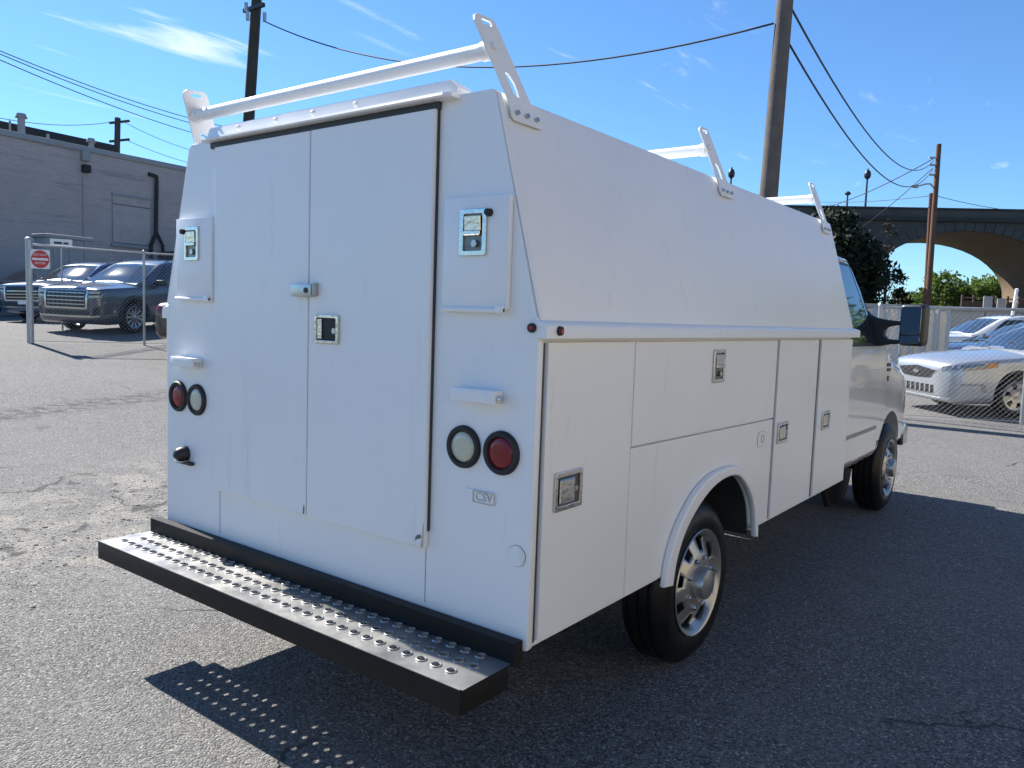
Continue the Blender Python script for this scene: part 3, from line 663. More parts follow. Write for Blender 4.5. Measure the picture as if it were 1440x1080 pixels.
# rear step
SX0, SX1 = -1.145, 1.055
st = box('rear_step', SX0+.005, SX1+.010, -.050, -.0062, .480, .556, 'stepblack', van, .0015, 1)
def tread():
    rows = 3; cw, rw, rh = .063, .072, .0128; y_out, y_in = -.2885, -.050; z = .490; V, F = [], []; n = 12
    n_c = int((SX1-SX0-.12)/cw); x_s = SX0+.075
    def v(x, y, zz): V.append((x, y, zz)); return len(V)-1
    ylist = [y_out+.035+rw*i for i in range(rows)]
    grid = [y_out]+[y_out+.0745+rw*(i-.5) for i in range(rows+1)]
    top_y = y_out+.0745+rw*(rows-.5)
    for i in range(rows):
        yc = y_out+.0745+rw*i; off = (cw/2 if i % 2 else 0); y0, y1 = yc-rw/2, yc+rw/2
        def quad(xa, xb):
            F.append((v(xa, y0, z), v(xb, y0, z), v(xb, y1, z), v(xa, y1, z)))
        quad(SX0, x_s+off-cw/2)
        for c in range(n_c):
            xc = x_s+off+c*cw; sq = []
            for k_ in range(n):
                a = 2*math.pi*k_/n; ca, sa = math.cos(a), math.sin(a); s = min(cw/2/max(abs(ca), 1e-6), rw/2/max(abs(sa), 1e-6)); sq.append(v(xc+ca*s, yc+sa*s, z))
            cor = [v(xc+cw/2, yc+rw/2, z), v(xc-cw/2, yc+rw/2, z), v(xc-cw/2, yc-rw/2, z), v(xc+cw/2, yc-rw/2, z)]
            rings = [sq]
            for rr, dz in ((.0205, 0), (.0185, .0036), (.0160, .0046), (.0138, .002), (.0130, -.007)):
                rings.append([v(xc+rr*math.cos(2*math.pi*k_/n), yc+rr*math.sin(2*math.pi*k_/n), z+dz) for k_ in range(n)])
            for a_, b_ in zip(rings, rings[1:]):
                for k_ in range(n): F.append((a_[k_], a_[(k_+1) % n], b_[(k_+1) % n], b_[k_]))
            for q in range(4):
                best = []
                for k_ in range(n):
                    a0 = (2*math.pi*k_/n); a1 = a0+2*math.pi/n; ca = math.atan2((rw/2)*(1 if q in (0, 1) else -1), (cw/2)*(1 if q in (0, 3) else -1)) % (2*math.pi)
                    if a0 < ca < a1: best.append(k_)
                if best: F.append((sq[best[0]], cor[q], sq[(best[0]+1) % n]))
        quad(x_s+off+n_c*cw-cw/2, SX1)
    ylo = y_out+.0745-rw/2
    F.append((v(SX0, y_out, z), v(SX1, y_out, z), v(SX1, ylo, z), v(SX0, ylo, z)))
    F.append((v(SX0, top_y, z), v(SX1, top_y, z), v(SX1, y_in, z), v(SX0, y_in, z)))
    return py_obj('tread_plate', V, F, 'tread', st, 30)
tread()
box('step_lip', SX0, SX1, -.297, -.2865, .412, .4925, 'stepblack', st, .003)
box('lip_edge', SX0+.003, SX1-.003, -.2955, -.2875, .4926, .4940, 'tread', st)
for x in (SX0, SX1-.008): box('step_end', x, x+.008, -.2862, -.064, .413, .4890, 'stepblack', st, .001)
for x in (-.5, .5): box('step_bracket', x-.03, x+.03, -.14, .3, .43, .4885, 'under', st)

# ladder racks
bo = [(.046, .672), (.060, .657), (.208, .657), (.224, .668), (.226, .684), (.170, .735), (.058, .968), (.048, .983), (.030, .990), (-.042, .985), (-.056, .974), (-.060, .958), (.048, .715)]
slot = [(-.026, .968), (-.020, .974), (.022, .977), (.030, .970), (.026, .962), (-.018, .958)]
dh = [(.050, .812), (.058, .818), (.074, .812), (.094, .790), (.104, .765), (.106, .742), (.086, .746), (.078, .752)]
for yo in (0, 1.683, 3.414):
    bar = cyl('ladder_rack', (-.836, yo+.012, 2.425), (.836, yo+.012, 2.425), .0265, 'paint', van, None, 20)
    for s, u in ((1, UP), (-1, UPL)):
        FR = frame((s*HX, yo, ZT), (0, 1, 0), u, (s*.964, 0, .267)) @ Matrix.Translation((0, 0, .0065))
        br = plate('rack_bracket', [bo, slot[::-1], dh[::-1]], .007, FR, 'paint', bar, .001)
        cyl('bar_collar', (s*.812, yo+.012, 2.425), (s*.838, yo+.012, 2.425), .031, 'paint', bar)
        cyl('bar_end', FR @ Vector((.012, .889, .003)), FR @ Vector((.012, .889, .016)), .013, 'paint', bar, None, 12)
        for yb in (.072, .126, .180): cyl('bolt', FR @ Vector((yb, .6825, .003)), FR @ Vector((yb, .6825, .014)), .0085, 'steel', bar, None, 6)

# cab
def cs(y, x, zs, roof, hw=None):
    """cab half section: sill to belt, tumblehome, roof"""
    if roof is not None:
        return (y, [(x-.05, zs), (x-.008, zs+.07), (x, .80), (x+.004, 1.10), (x, 1.38), (x-.014, 1.445), (x-.105, 1.73), (.795, 2.03), (.745, 2.115), (.62, 2.165), (.30, roof-.005), (0, roof)])
    return None
S = [cs(3.80, 1.0, .53, 2.195), cs(3.82, 1.012, .53, 2.2), cs(4.30, 1.014, .53, 2.195), cs(4.66, 1.014, .53, 2.175)]
def mid(y, t, x=1.014):
    a = cs(y, x, .53, 2.17)[1]; b = a[:6]+[(x-.03, 1.455), (x-.10, 1.458), (x-.18, 1.455), (.62, 1.46), (.3, 1.475), (0, 1.48)]
    return (y, [(p[0]*(1-t)+q[0]*t, p[1]*(1-t)+q[1]*t) for p, q in zip(a, b)])
def nose(y, x, zt, zl, drop=0):
    return (y, [(x-.06, zl), (x-.01, zl+.05), (x, zl+.2), (x+.002, (zl+zt)/2+.06), (x-.004, zt-.16), (x-.02, zt-.09), (x-.05, zt-.045), (x-.11, zt-.01), (x-.2, zt), (.55, zt+.012), (.28, zt+.02), (0, zt+.022)])
S += [mid(4.76, .16), mid(4.96, .56), mid(5.17, 1.0), nose(5.30, 1.012, 1.42, .56), nose(5.75, 1.010, 1.315, .56), nose(6.05, .995, 1.235, .52), nose(6.20, .965, 1.17, .52), nose(6.26, .90, 1.05, .54)]
cab = loft('cab', S, 'cabpaint', van, 2, 2, 30)
cuts = []
for s in (1, -1):
    b_ = bmesh.new(); a_cyl(b_, (s*.60, YF, .40), (s*1.3, YF, .40), .475, None, 40); cuts.append(b_)
cut(cab, cuts); cab.data.materials.clear(); cab.data.materials.append(M['cabpaint'])
for p_ in cab.data.polygons: p_.use_smooth = True
cab.data.set_sharp_from_angle(angle=R(32))
cb = bvh_of(cab)
for s in (1, -1):
    dr = patch('cab_door', [(3.86, .60), (5.02, .60)], [(3.86, 1.425), (5.02, 1.425)], cb, 0, s, 'cabpaint', van, 14, 12, .004, .02)
    patch('door_gap', [(5.022, .60), (5.036, .60)], [(5.022, 1.425), (5.036, 1.425)], cb, 0, s, 'gap', dr, 1, 10, .0015, .004)
    patch('body_molding', [(3.88, 1.235), (5.015, 1.235)], [(3.88, 1.262), (5.015, 1.262)], cb, 0, s, 'cabpaint', dr, 12, 2, .012, .02)
    patch('body_molding', [(3.88, .775), (4.86, .775)], [(3.88, .80), (4.86, .80)], cb, 0, s, 'fixture', dr, 10, 2, .010, .02)
    fr_ = patch('window_frame', [(3.80, 1.447), (5.06, 1.447)], [(3.80, 2.085), (4.68, 2.085)], cb, 0, s, 'plastic', van, 14, 10, .005, .02)
    patch('side_window', [(3.82, 1.475), (4.66, 1.475)], [(3.82, 2.06), (4.60, 2.06)], cb, 0, s, 'glass', fr_, 12, 10, .008, .01)
    patch('vent_window', [(4.69, 1.475), (4.86, 1.475)], [(4.63, 2.055), (4.655, 2.055)], cb, 0, s, 'glass', fr_, 4, 10, .0075, .01)
    patch('roof_gutter', [(3.80, 2.105), (4.69, 2.105)], [(3.80, 2.122), (4.69, 2.122)], cb, 0, s, 'cabpaint', cab, 10, 1, .018, .03)
    patch('fender_vent', [(5.12, 1.272), (5.27, 1.268)], [(5.12, 1.302), (5.27, 1.298)], cb, 0, s, 'plastic', van, 4, 2, .006, .015)
    patch('fender_badge', [(5.15, 1.15), (5.20, 1.15)], [(5.15, 1.192), (5.20, 1.192)], cb, 0, s, 'red', van, 2, 2, .006, .012)
    patch('fender_vent', [(5.12, 1.232), (5.27, 1.228)], [(5.12, 1.258), (5.27, 1.254)], cb, 0, s, 'plastic', van, 4, 2, .006, .015)
patch('windshield', [(-.88, 1.50), (0, 1.50), (.88, 1.50)], [(-.72, 2.08), (0, 2.12), (.72, 2.08)], cb, 1, 1, 'glass', van, 16, 10, .004, .02)
patch('grille', [(-.62, .78), (.62, .78)], [(-.62, 1.10), (.62, 1.10)], cb, 1, 1, 'plastic', van, 10, 4, .01, .04)
for s in (1, -1): patch('headlight', [(s*.64, .80), (s*.90, .80)], [(s*.64, 1.06), (s*.90, 1.06)], cb, 1, 1, 'clear', van, 4, 4, .012, .04)
box('front_bumper', -.99, .99, 6.18, 6.36, .48, .70, 'chrome', van, .03)
for s in (1, -1): # wheel-house liner
    bm = bmesh.new(); a_cyl(bm, (s*.58, YF, .40), (s*.62, YF, .40), .47, None, 32); bm_obj('wheel_liner', bm, 'under', van)
box('cab_floor', -.9, .9, 3.8, 4.9, .48, .56, 'under', van)
# towing mirrors
for s in (1, -1):
    mnt = [(.93, 1.45), (.895, 1.705), (.925, 1.705), (.955, 1.685), (.995, 1.668), (1.06, 1.656), (1.175, 1.648), (1.178, 1.618), (1.12, 1.612), (1.075, 1.598), (1.052, 1.565), (1.055, 1.53), (1.08, 1.505), (1.175, 1.500), (1.178, 1.47), (1.09, 1.462), (1.03, 1.447), (.97, 1.442)]
    mo = plate('mirror_mount', [[(s*a, b) for a, b in (mnt if s > 0 else mnt[::-1])]], .07, frame((0, 4.79, 0), (1, 0, 0), (0, 0, 1), (0, -1, 0)), 'plastic', van, .012)
    patch('sail_panel', [(4.66, 1.45), (5.045, 1.45)], [(4.78, 1.72), (4.90, 1.72)], cb, 0, s, 'plastic', mo, 6, 6, .016, .03)
    TM = Matrix.Translation((s*1.244, 4.70, 0)) @ Matrix.Rotation(R(-14*s), 4, 'Z') @ Matrix.Translation((-s*1.244, -4.70, 0))
    hb = box('mirror_housing', *sorted((s*1.150, s*1.338)), 4.705, 4.83, 1.458, 1.780, 'plastic', mo, .040, 4, TM)
    plate('mirror_glass', [[(s*a, b) for a, b in rrect(1.168, 1.320, 1.548, 1.762, .022)]], .003, TM @ frame((0, 4.7035, 0), (1, 0, 0), (0, 0, 1), (0, -1, 0)), 'mirror', mo, .001)
    plate('convex_mirror', [[(s*a, b) for a, b in rrect(1.170, 1.318, 1.478, 1.538, .016)]], .003, TM @ frame((0, 4.7035, 0), (1, 0, 0), (0, 0, 1), (0, -1, 0)), 'mirror', mo, .001)

# ------------------------------------------------------------------ parked cars
def car(name, label, cat, group, wheel_at, heading, spec, paint, detail):
    """wheel_at: ground point under the front left wheel; heading: world direction of the bonnet"""
    h = Vector((heading[0], heading[1], 0)).normalized(); rt = Vector((h.y, -h.x, 0))
    fa, hw = spec['front_axle'], spec['hw']
    c = Vector(wheel_at) - h*fa + rt*(hw-.10)
    c.z = 0
    # rest the car on the local slope
    zf = g(*(c+h*fa).xy); zr = g(*(c-h*spec['rear_axle']).xy); zl = g(*(c-rt*.8).xy); zr_ = g(*(c+rt*.8).xy)
    root = empty(name); tag(root, label, cat, group)
    n = Vector((0, 0, 1)); fw = (h*(fa+spec['rear_axle'])+n*(zf-zr)).normalized(); sd_ = (rt*1.6+n*(zr_-zl)).normalized(); up = sd_.cross(fw).normalized(); sd_ = fw.cross(up)
    mw = Matrix((sd_, fw, up)).transposed().to_4x4(); c.z = (zf*spec['rear_axle']+zr*fa)/(fa+spec['rear_axle']); mw.translation = c; root.matrix_world = mw
    def sect(y, hw_, zb, zs, zt):
        d = zs-zb
        return (y, [(hw_*.88, zb), (hw_*.97, zb+.06), (hw_*.995, zb+.30*d), (hw_, zb+.52*d), (hw_*.985, zb+.80*d), (hw_*.955, zs-.035), (hw_*.88, zs), (hw_*.55, zs*.35+zt*.65), (0, zt)])
    body = loft('body', [sect(*q) for q in spec['body']], paint, root, 3, 2, 40)
    Rt = spec['tyre']; cuts = []
    for y in (fa, -spec['rear_axle']):
        for s in (1, -1):
            b_ = bmesh.new(); a_cyl(b_, (s*(hw-.34), y, Rt+.01), (s*(hw+.3), y, Rt+.01), Rt+.055, None, 32); cuts.append(b_)
    cut(body, cuts); body.data.materials.clear(); body.data.materials.append(M[paint])
    for p in body.data.polygons: p.use_smooth = True
    body.data.set_sharp_from_angle(angle=R(38))
    gh = loft('cabin', [(y, pts) for y, pts in spec['cabin']], paint, root, 2, 2, 40)
    tb, tg = bvh_of(body), bvh_of(gh)
    for y in (fa, -spec['rear_axle']):
        for s in (1, -1): wheel(root, s*(hw-.025), y, Rt, s, Rt, .22, spec['rim'], spec['wstyle'], spec.get('rim_m', 'silverwheel'), spec['holes'])
    bm = bmesh.new(); a_box(bm, -hw+.35, hw-.35, -spec['rear_axle']-.5, fa+.5, .2, .5); bm_obj('underbody', bm, 'under', root)
    detail(root, tb, tg, body, gh)
    return root
def cab_sect(y, hb, zb, ht, zt, crown=.03): return (y, [(hb, zb), (hb*.985, zb+.3*(zt-zb)), (hb*.5+ht*.5, zb+.6*(zt-zb)), (ht, zb+.93*(zt-zb)), (ht*.9, zt), (ht*.5, zt+crown*.8), (0, zt+crown)])

SUV = dict(hw=.96, front_axle=1.43, rear_axle=1.43, tyre=.375, rim=.265, wstyle='multi', holes=10, rim_m='silverwheel',
    body=[(2.47, .70, .40, .84, .87), (2.43, .82, .30, .99, 1.03), (2.30, .90, .25, 1.05, 1.09), (1.9, .945, .24, 1.07, 1.135), (1.3, .955, .24, 1.09, 1.17), (.95, .96, .24, 1.10, 1.18), (0, .962, .23, 1.12, 1.14), (-1.5, .96, .23, 1.15, 1.16), (-2.2, .93, .27, 1.16, 1.17), (-2.42, .87, .34, 1.10, 1.11), (-2.48, .78, .44, .98, .99)],
    cabin=[cab_sect(1.20, .86, 1.10, .80, 1.14, .04), cab_sect(.92, .89, 1.10, .78, 1.27, .03), cab_sect(.42, .905, 1.10, .72, 1.54), cab_sect(.10, .91, 1.10, .70, 1.655), cab_sect(-.4, .91, 1.12, .70, 1.70), cab_sect(-1.5, .90, 1.13, .685, 1.69), cab_sect(-2.05, .88, 1.14, .66, 1.63), cab_sect(-2.28, .86, 1.14, .66, 1.42), cab_sect(-2.40, .84, 1.13, .68, 1.18, .02)])
SEDAN = dict(hw=.945, front_axle=1.47, rear_axle=1.40, tyre=.345, rim=.235, wstyle='steel6', holes=6,
    body=[(2.56, .48, .36, .69, .72), (2.52, .66, .25, .785, .825), (2.38, .815, .20, .85, .90), (2.0, .925, .20, .905, .975), (1.4, .945, .21, .955, 1.025), (1.0, .947, .21, .985, 1.05), (0, .945, .21, 1.00, 1.03), (-1.2, .945, .21, 1.03, 1.06), (-2.0, .92, .24, 1.03, 1.085), (-2.45, .86, .32, .99, 1.04), (-2.56, .76, .42, .86, .90)],
    cabin=[cab_sect(1.22, .82, .98, .76, 1.025, .035), cab_sect(.85, .86, .98, .74, 1.15, .03), cab_sect(.35, .885, .985, .66, 1.38), cab_sect(.0, .89, .99, .63, 1.475), cab_sect(-.45, .89, 1.0, .62, 1.50), cab_sect(-1.0, .885, 1.02, .61, 1.47), cab_sect(-1.5, .86, 1.03, .61, 1.33), cab_sect(-2.05, .80, 1.03, .66, 1.09, .02)])

def common(root, tb, tg, body, gh, wz, belt, wind, win):
    """glass, pillars' dark trim, mirrors, door gaps and handles"""
    patch('windshield', [(-wind[0], wz[0]), (0, wz[0]+.0), (wind[0], wz[0])], [(-wind[1], wz[1]), (0, wz[1]+.03), (wind[1], wz[1])], tg, 1, 1, 'glass', root, 14, 8, .006, .012)
    patch('rear_window', [(-wind[0]*.9, wz[0]+.06), (wind[0]*.9, wz[0]+.06)], [(-wind[1], wz[1]-.05), (wind[1], wz[1]-.05)], tg, 1, -1, 'glass', root, 10, 6, .006, .012)
    for s in (1, -1):
        for lo, hi in win: patch('side_window', lo, hi, tg, 0, s, 'glass', root, 8, 5, .006, .012)
        mx = box('wing_mirror', *sorted((s*(belt[0]), s*(belt[0]+.22))), belt[1]-.06, belt[1]+.08, belt[2], belt[2]+.15, 'plastic', root, .03, 3)
        for y in (belt[1]+.10, belt[1]-1.05, belt[1]-2.0): patch('door_gap', [(y, .34), (y+.012, .34)], [(y, belt[2]-.06), (y+.012, belt[2]-.06)], tb, 0, s, 'gap', body, 1, 8, .002, .006)
        for y in (belt[1]-.85, belt[1]-1.85): patch('door_handle', [(y, belt[2]-.16), (y+.2, belt[2]-.16)], [(y, belt[2]-.13), (y+.2, belt[2]-.13)], tb, 0, s, 'chrome', body, 3, 1, .02, .03)
def suv_front(grille_m='chrome', plate_=False, style='box'):
    def f(root, tb, tg, body, gh):
        common(root, tb, tg, body, gh, (1.17, 1.60), (.93, .62, 1.10), (.80, .62),
               [([(-.42, 1.16), (.74, 1.16)], [(-.42, 1.60), (.18, 1.58)]), ([(-1.40, 1.18), (-.50, 1.17)], [(-1.40, 1.60), (-.50, 1.61)]), ([(-2.05, 1.20), (-1.48, 1.19)], [(-1.92, 1.55), (-1.48, 1.595)])])
        gr = patch('grille', [(-.52, .62), (0, .60), (.52, .62)], [(-.56, 1.00), (0, 1.01), (.56, 1.00)], tb, 1, 1, 'plastic', root, 10, 6, .012, .05)
        for q in range(4 if style == 'box' else 3):
            z = .68+.085*q; patch('grille_bar', [(-.52, z), (.52, z)], [(-.52, z+.022), (.52, z+.022)], tb, 1, 1, 'steel' if style == 'box' else 'chrome', gr, 8, 1, .022, .02)
        for x in np.linspace(-.45, .45, 9) if style == 'box' else (): patch('grille_bar', [(x-.008, .63), (x+.008, .63)], [(x-.008, .99), (x+.008, .99)], tb, 1, 1, 'darksteel', gr, 1, 5, .018, .02)
        for lo, hi in (([(-.58, .585), (.58, .585)], [(-.56, .625), (.56, .625)]), ([(-.60, .995), (.60, .995)], [(-.60, 1.02), (.60, 1.02)]), ([(-.59, .59), (-.545, .59)], [(-.615, 1.01), (-.56, 1.01)]), ([(.545, .59), (.59, .59)], [(.56, 1.01), (.615, 1.01)])):
            patch('grille_frame', lo, hi, tb, 1, 1, grille_m, gr, 8, 3, .028, .05)
        patch('bumper_intake', [(-.60, .45), (.60, .45)], [(-.62, .545), (.62, .545)], tb, 1, 1, 'plastic', root, 8, 2, .008, .03)
        patch('skid_strip', [(-.70, .405), (0, .395), (.70, .405)], [(-.70, .445), (0, .435), (.70, .445)], tb, 1, 1, 'chrome', root, 12, 1, .03, .04)
        for s in (1, -1):
            hl = patch('headlight', [(s*.62, .84), (s*.87, .86)], [(s*.62, .985), (s*.89, .99)], tb, 1, 1, 'clear', root, 6, 3, .010, .03)
            patch('headlight_trim', [(s*.62, .895), (s*.86, .905)], [(s*.62, .93), (s*.86, .94)], tb, 1, 1, 'plastic', hl, 6, 1, .014, .02)
            patch('fog_pocket', [(s*.70, .44), (s*.84, .47)], [(s*.73, .60), (s*.86, .66)], tb, 1, 1, 'plastic', root, 4, 4, .010, .03)
            patch('fog_trim', [(s*.66, .40), (s*.84, .425)], [(s*.66, .425), (s*.84, .455)], tb, 1, 1, 'chrome', root, 4, 1, .016, .03)
            for y in (1.43, -1.43):
                V = []; F = []
                for q in range(17):
                    a = math.pi*q/16
                    for rr, xo in ((.435, .0), (.505, -.006)): V.append((s*(.957+xo), y+rr*math.cos(a), .385+rr*math.sin(a)))
                F = [(2*q, 2*q+1, 2*q+3, 2*q+2) for q in range(16)]; o = py_obj('arch_cladding', V, F, 'plastic', body); md = o.modifiers.new('s', 'SOLIDIFY'); md.thickness = .035; md.offset = 0
        for s in (1, -1): tube('roof_rail', [(s*.62, .0, 1.69), (s*.64, -.3, 1.74), (s*.63, -1.5, 1.73), (s*.60, -1.85, 1.67)], .016, 'chrome', gh, 6)
        box('number_plate', -.15, .15, 2.485, 2.50, .50, .60, 'signwhite', root) if plate_ else None
        for s in (1, -1): patch('tail_light', [(s*.60, .92), (s*.80, .92)], [(s*.60, 1.08), (s*.82, 1.08)], tb, 1, -1, 'red', root, 4, 3, .01, .03)
    return f
def sedan_front(root, tb, tg, body, gh):
    common(root, tb, tg, body, gh, (1.055, 1.425), (.90, .62, .975), (.76, .52),
           [([(-.42, 1.05), (.62, 1.04)], [(-.42, 1.39), (.12, 1.385)]), ([(-1.32, 1.07), (-.50, 1.05)], [(-1.15, 1.36), (-.50, 1.39)])])
    gr = patch('grille', [(-.34, .575), (0, .56), (.34, .575)], [(-.50, .70), (0, .755), (.50, .70)], tb, 1, 1, 'plastic', root, 10, 4, .008, .05)
    for z in (.60, .64, .68): patch('grille_bar', [(-.40, z), (.40, z)], [(-.40, z+.008), (.40, z+.008)], tb, 1, 1, 'darksteel', gr, 8, 1, .014, .02)
    plate('emblem', [circ(0, 0, .075, 20, .03)], .012, frame((0, 2.575, .655), (1, 0, 0), (0, 0, 1), (0, 1, 0)), 'chrome', gr)
    lg = patch('lower_intake', [(-.46, .335), (.46, .335)], [(-.46, .465), (.46, .465)], tb, 1, 1, 'plastic', root, 8, 3, .006, .04)
    for x in np.linspace(-.38, .38, 7): patch('intake_post', [(x-.014, .34), (x+.014, .34)], [(x-.014, .46), (x+.014, .46)], tb, 1, 1, 'p_silver', lg, 1, 3, .012, .02)
    patch('chin_strip', [(-.72, .245), (.72, .245)], [(-.72, .275), (.72, .275)], tb, 1, 1, 'p_white', root, 10, 1, .015, .03)
    for s in (1, -1):
        hl = patch('headlight', [(2.33, .715), (1.84, .79)], [(2.36, .80), (1.80, .875)], tb, 0, s, 'headlamp', root, 8, 3, .006, .03)
        patch('turn_signal', [(2.02, .765), (1.85, .79)], [(2.00, .845), (1.82, .868)], tb, 0, s, 'amber', hl, 4, 2, .010, .02)
        patch('headlight_front', [(s*.60, .70), (s*.80, .735)], [(s*.60, .785), (s*.82, .81)], tb, 1, 1, 'headlamp', hl, 4, 3, .006, .03)
        patch('fog_trim', [(2.36, .49), (2.02, .50)], [(2.37, .52), (2.04, .53)], tb, 0, s, 'fixture', root, 4, 1, .006, .02)
        patch('fog_trim', [(2.06, .40), (1.99, .40)], [(2.09, .52), (2.02, .52)], tb, 0, s, 'fixture', root, 2, 3, .006, .02)
        patch('tail_light', [(s*.55, .80), (s*.78, .80)], [(s*.55, .96), (s*.80, .96)], tb, 1, -1, 'red', root, 4, 3, .01, .03)
    tube('wiper', [(-.55, 1.19, 1.05), (-.3, 1.02, 1.12), (.05, .93, 1.165)], .008, 'plastic', root, 6)
    tube('wiper', [(.1, 1.23, 1.045), (.35, 1.05, 1.11), (.62, .92, 1.15)], .008, 'plastic', root, 6)
    patch('rear_plate', [(-.26, .62), (.26, .62)], [(-.26, .76), (.26, .76)], tb, 1, -1, 'signwhite', root, 2, 2, .01, .02)

car('parked_suv', 'dark grey suv with a tall boxy chrome-edged grille behind the fence', 'suv', None, tuple(at(187, 470, 18.7)), (.36, -.933), SUV, 'p_grey', suv_front('chrome', False, 'box'))
car('parked_suv', 'blue suv with chrome grille bars and a white front plate', 'suv', None, tuple(at(112, 458, 22.6)), (.40, -.917), SUV, 'p_blue', suv_front('chrome', True, 'bars'))
car('parked_suv', 'black suv parked beyond the blue one beside the brick wall', 'suv', None, tuple(at(48, 452, 26.5)), (.42, -.907), SUV, 'p_black', suv_front('darksteel', False, 'bars'))
hk = Vector((-.30, .954, 0)).normalized()
car('parked_sedan', 'black sedan whose rear bumper peeks out behind the white van', 'car', None, tuple(at(221, 440, 15.6)+hk*3.92), tuple(hk.xy), SEDAN, 'p_black', sedan_front)
car('parked_sedan', 'silver sedan with black mesh grille behind the chain-link fence', 'car', None, (1.33, 12.60, 0), (-.73, -.683), SEDAN, 'p_silver', sedan_front)
car('parked_sedan', 'navy sedan parked behind the silver sedan', 'car', None, tuple(at(1392, 520, 17.2)), (-.80, -.60), SEDAN, 'p_navy', sedan_front)
car('parked_suv', 'white suv parked by the concrete wall beyond the corrugated panels', 'suv', None, tuple(at(1352, 500, 22.5)), (-.80, -.60), SUV, 'p_white', suv_front('chrome', False, 'bars'))

# ------------------------------------------------------------------ chain-link fences
def chainlink(name, P0, P1, z0, z1, h, cell, r, parent):
    P0, P1 = Vector((*P0, 0)), Vector((*P1, 0)); L = (P1-P0).length; d = (P1-P0)/L; nn = Vector((-d.y, d.x, 0)); V, F = [], []
    def zb(u): return z0+(z1-z0)*u/L
    for fam in (1, -1):
        k = -h
        while k < L+h:
            # line u = k + fam*v
            v0, v1 = 0, h; u0, u1 = k+fam*v0, k+fam*v1
            t0, t1 = 0., 1.
            for lim, sg in ((0, 1), (L, -1)):
                a, b = sg*(u0-lim), sg*(u1-lim)
                if a < 0 and b < 0: t1 = -1
                elif a < 0: t0 = max(t0, a/(a-b))
                elif b < 0: t1 = min(t1, a/(a-b))
            if t1 > t0+.01:
                q = [P0+d*(u0+(u1-u0)*t)+Vector((0, 0, zb(u0+(u1-u0)*t)+v0+(v1-v0)*t))+nn*fam*r for t in (t0, t1)]
                dd = (q[1]-q[0]).normalized(); s1 = nn*r; s2 = dd.cross(nn).normalized()*r; b = len(V)
                for p in q: V += [p+s1, p+s2, p-s1, p-s2]
                F += [(b, b+1, b+5, b+4), (b+1, b+2, b+6, b+5), (b+2, b+3, b+7, b+6), (b+3, b, b+4, b+7)]
            k += cell*1.414
    return tag(py_obj(name, V, F, 'galv', parent), kind='stuff')
def fence(label, pts, posts, h, post_r=.03, cell=.055, r=.0022, top=True, big=()):
    f = empty('chain_link_fence', (*pts[0], g(*pts[0]))); tag(f, label, 'fence')
    inv = Matrix.Translation(-f.location)
    for a, b in zip(pts, pts[1:]):
        za, zb_ = g(*a), g(*b); o = chainlink('chain_link_mesh', a, b, za+.02, zb_+.02, h, cell, r, f); o.data.transform(inv)
        cyl('top_rail', Vector((*a, za+h+.02)), Vector((*b, zb_+h+.02)), .021, 'galv', f).data.transform(inv)
        tube('tension_wire', [Vector((*a, za+.04)), Vector((*b, zb_+.04))], .004, 'galv', f, 4).data.transform(inv)
    for i, p in enumerate(posts):
        z = g(*p); R_ = .062 if i in big else post_r; hh = h+(.12 if i in big else .05)
        po = cyl('fence_post', (*p, z-.1), (*p, z+hh), R_, 'galv', f, None, 20); po.data.transform(inv)
        me = lathe_mesh('c', [(R_+.006, -.02), (R_+.006, .008), (R_*.7, .03), (.001, .038)], 16, 'Z'); cpo = link('post_cap', me, 'galv', po, 50); cpo.location = Vector((*p, z+hh))-f.location
    return f
PL = at(43, 483, 15.5); PL2 = at(203, 477, 16.6); PLx = PL2+(PL2-PL)*1.9
fence('chain-link fence on galvanised posts before the parked suvs', [PL.xy, PL2.xy, PLx.xy], [PL.xy, PL2.xy, PLx.xy], 1.90, .026, .055, .0015, big=(0,))
A = at(1228, 572, 12.4); B = at(1437, 592, 11.75); Cc = B+(B-A)*1.6
fence('chain-link fence in front of the silver sedan', [A.xy, B.xy, Cc.xy], [A.xy, B.xy, Cc.xy], 1.68, .03, .055, .0010)

# ------------------------------------------------------------------ signs
def sign_frame(o): # signs face the camera side of the lot
    v = (CP-Vector(o)); v.z = 0; v.normalize(); v = (v+Vector((.0, -.1, 0))).normalized(); return frame(o, (-v.y, v.x, 0), (0, 0, 1), v)
q = at(56.5, 364.5, 15.32)
F_ = sign_frame(q); s_ = plate('do_not_enter_sign', [rrect(-.165, .165, -.185, .185, .03)], .006, F_, 'signwhite', None, .001); tag(s_, 'square white sign with red disc reading do not enter on the thick fence post', 'sign')
T_ = lambda n, a=0, b=0: F_ @ Matrix.Translation((a, b, n))
plate('red_disc', [circ(0, 0, .155, 32, .172)], .002, T_(.005), 'signred', s_); plate('white_bar', [rrect(-.135, .135, -.022, .022, .004)], .002, T_(.0075), 'signwhite', s_)
text('lettering', 'DO NOT', .062, .002, T_(.0075, 0, .085), 'signwhite', s_); text('lettering', 'ENTER', .062, .002, T_(.0075, 0, -.078), 'signwhite', s_)
q = at(86, 342, 18.5); gz = g(*q.xy); q0 = Vector((q.x, q.y, gz))
F_ = sign_frame(q); s_ = plate('notice_sign', [rrect(-.23, .23, -.095, .095, .02)], .006, F_, 'signwhite', None, .001); tag(s_, 'small white notice sign on a thin pole in front of the parked suvs', 'sign')
T_ = lambda n, a=0, b=0: F_ @ Matrix.Translation((a, b, n))
plate('print_line', [rrect(-.15, .02, -.025, .03, .004)], .002, T_(.005), 'signink', s_); plate('print_line', [rrect(.045, .15, -.025, .025, .004)], .002, T_(.005), 'signink', s_)
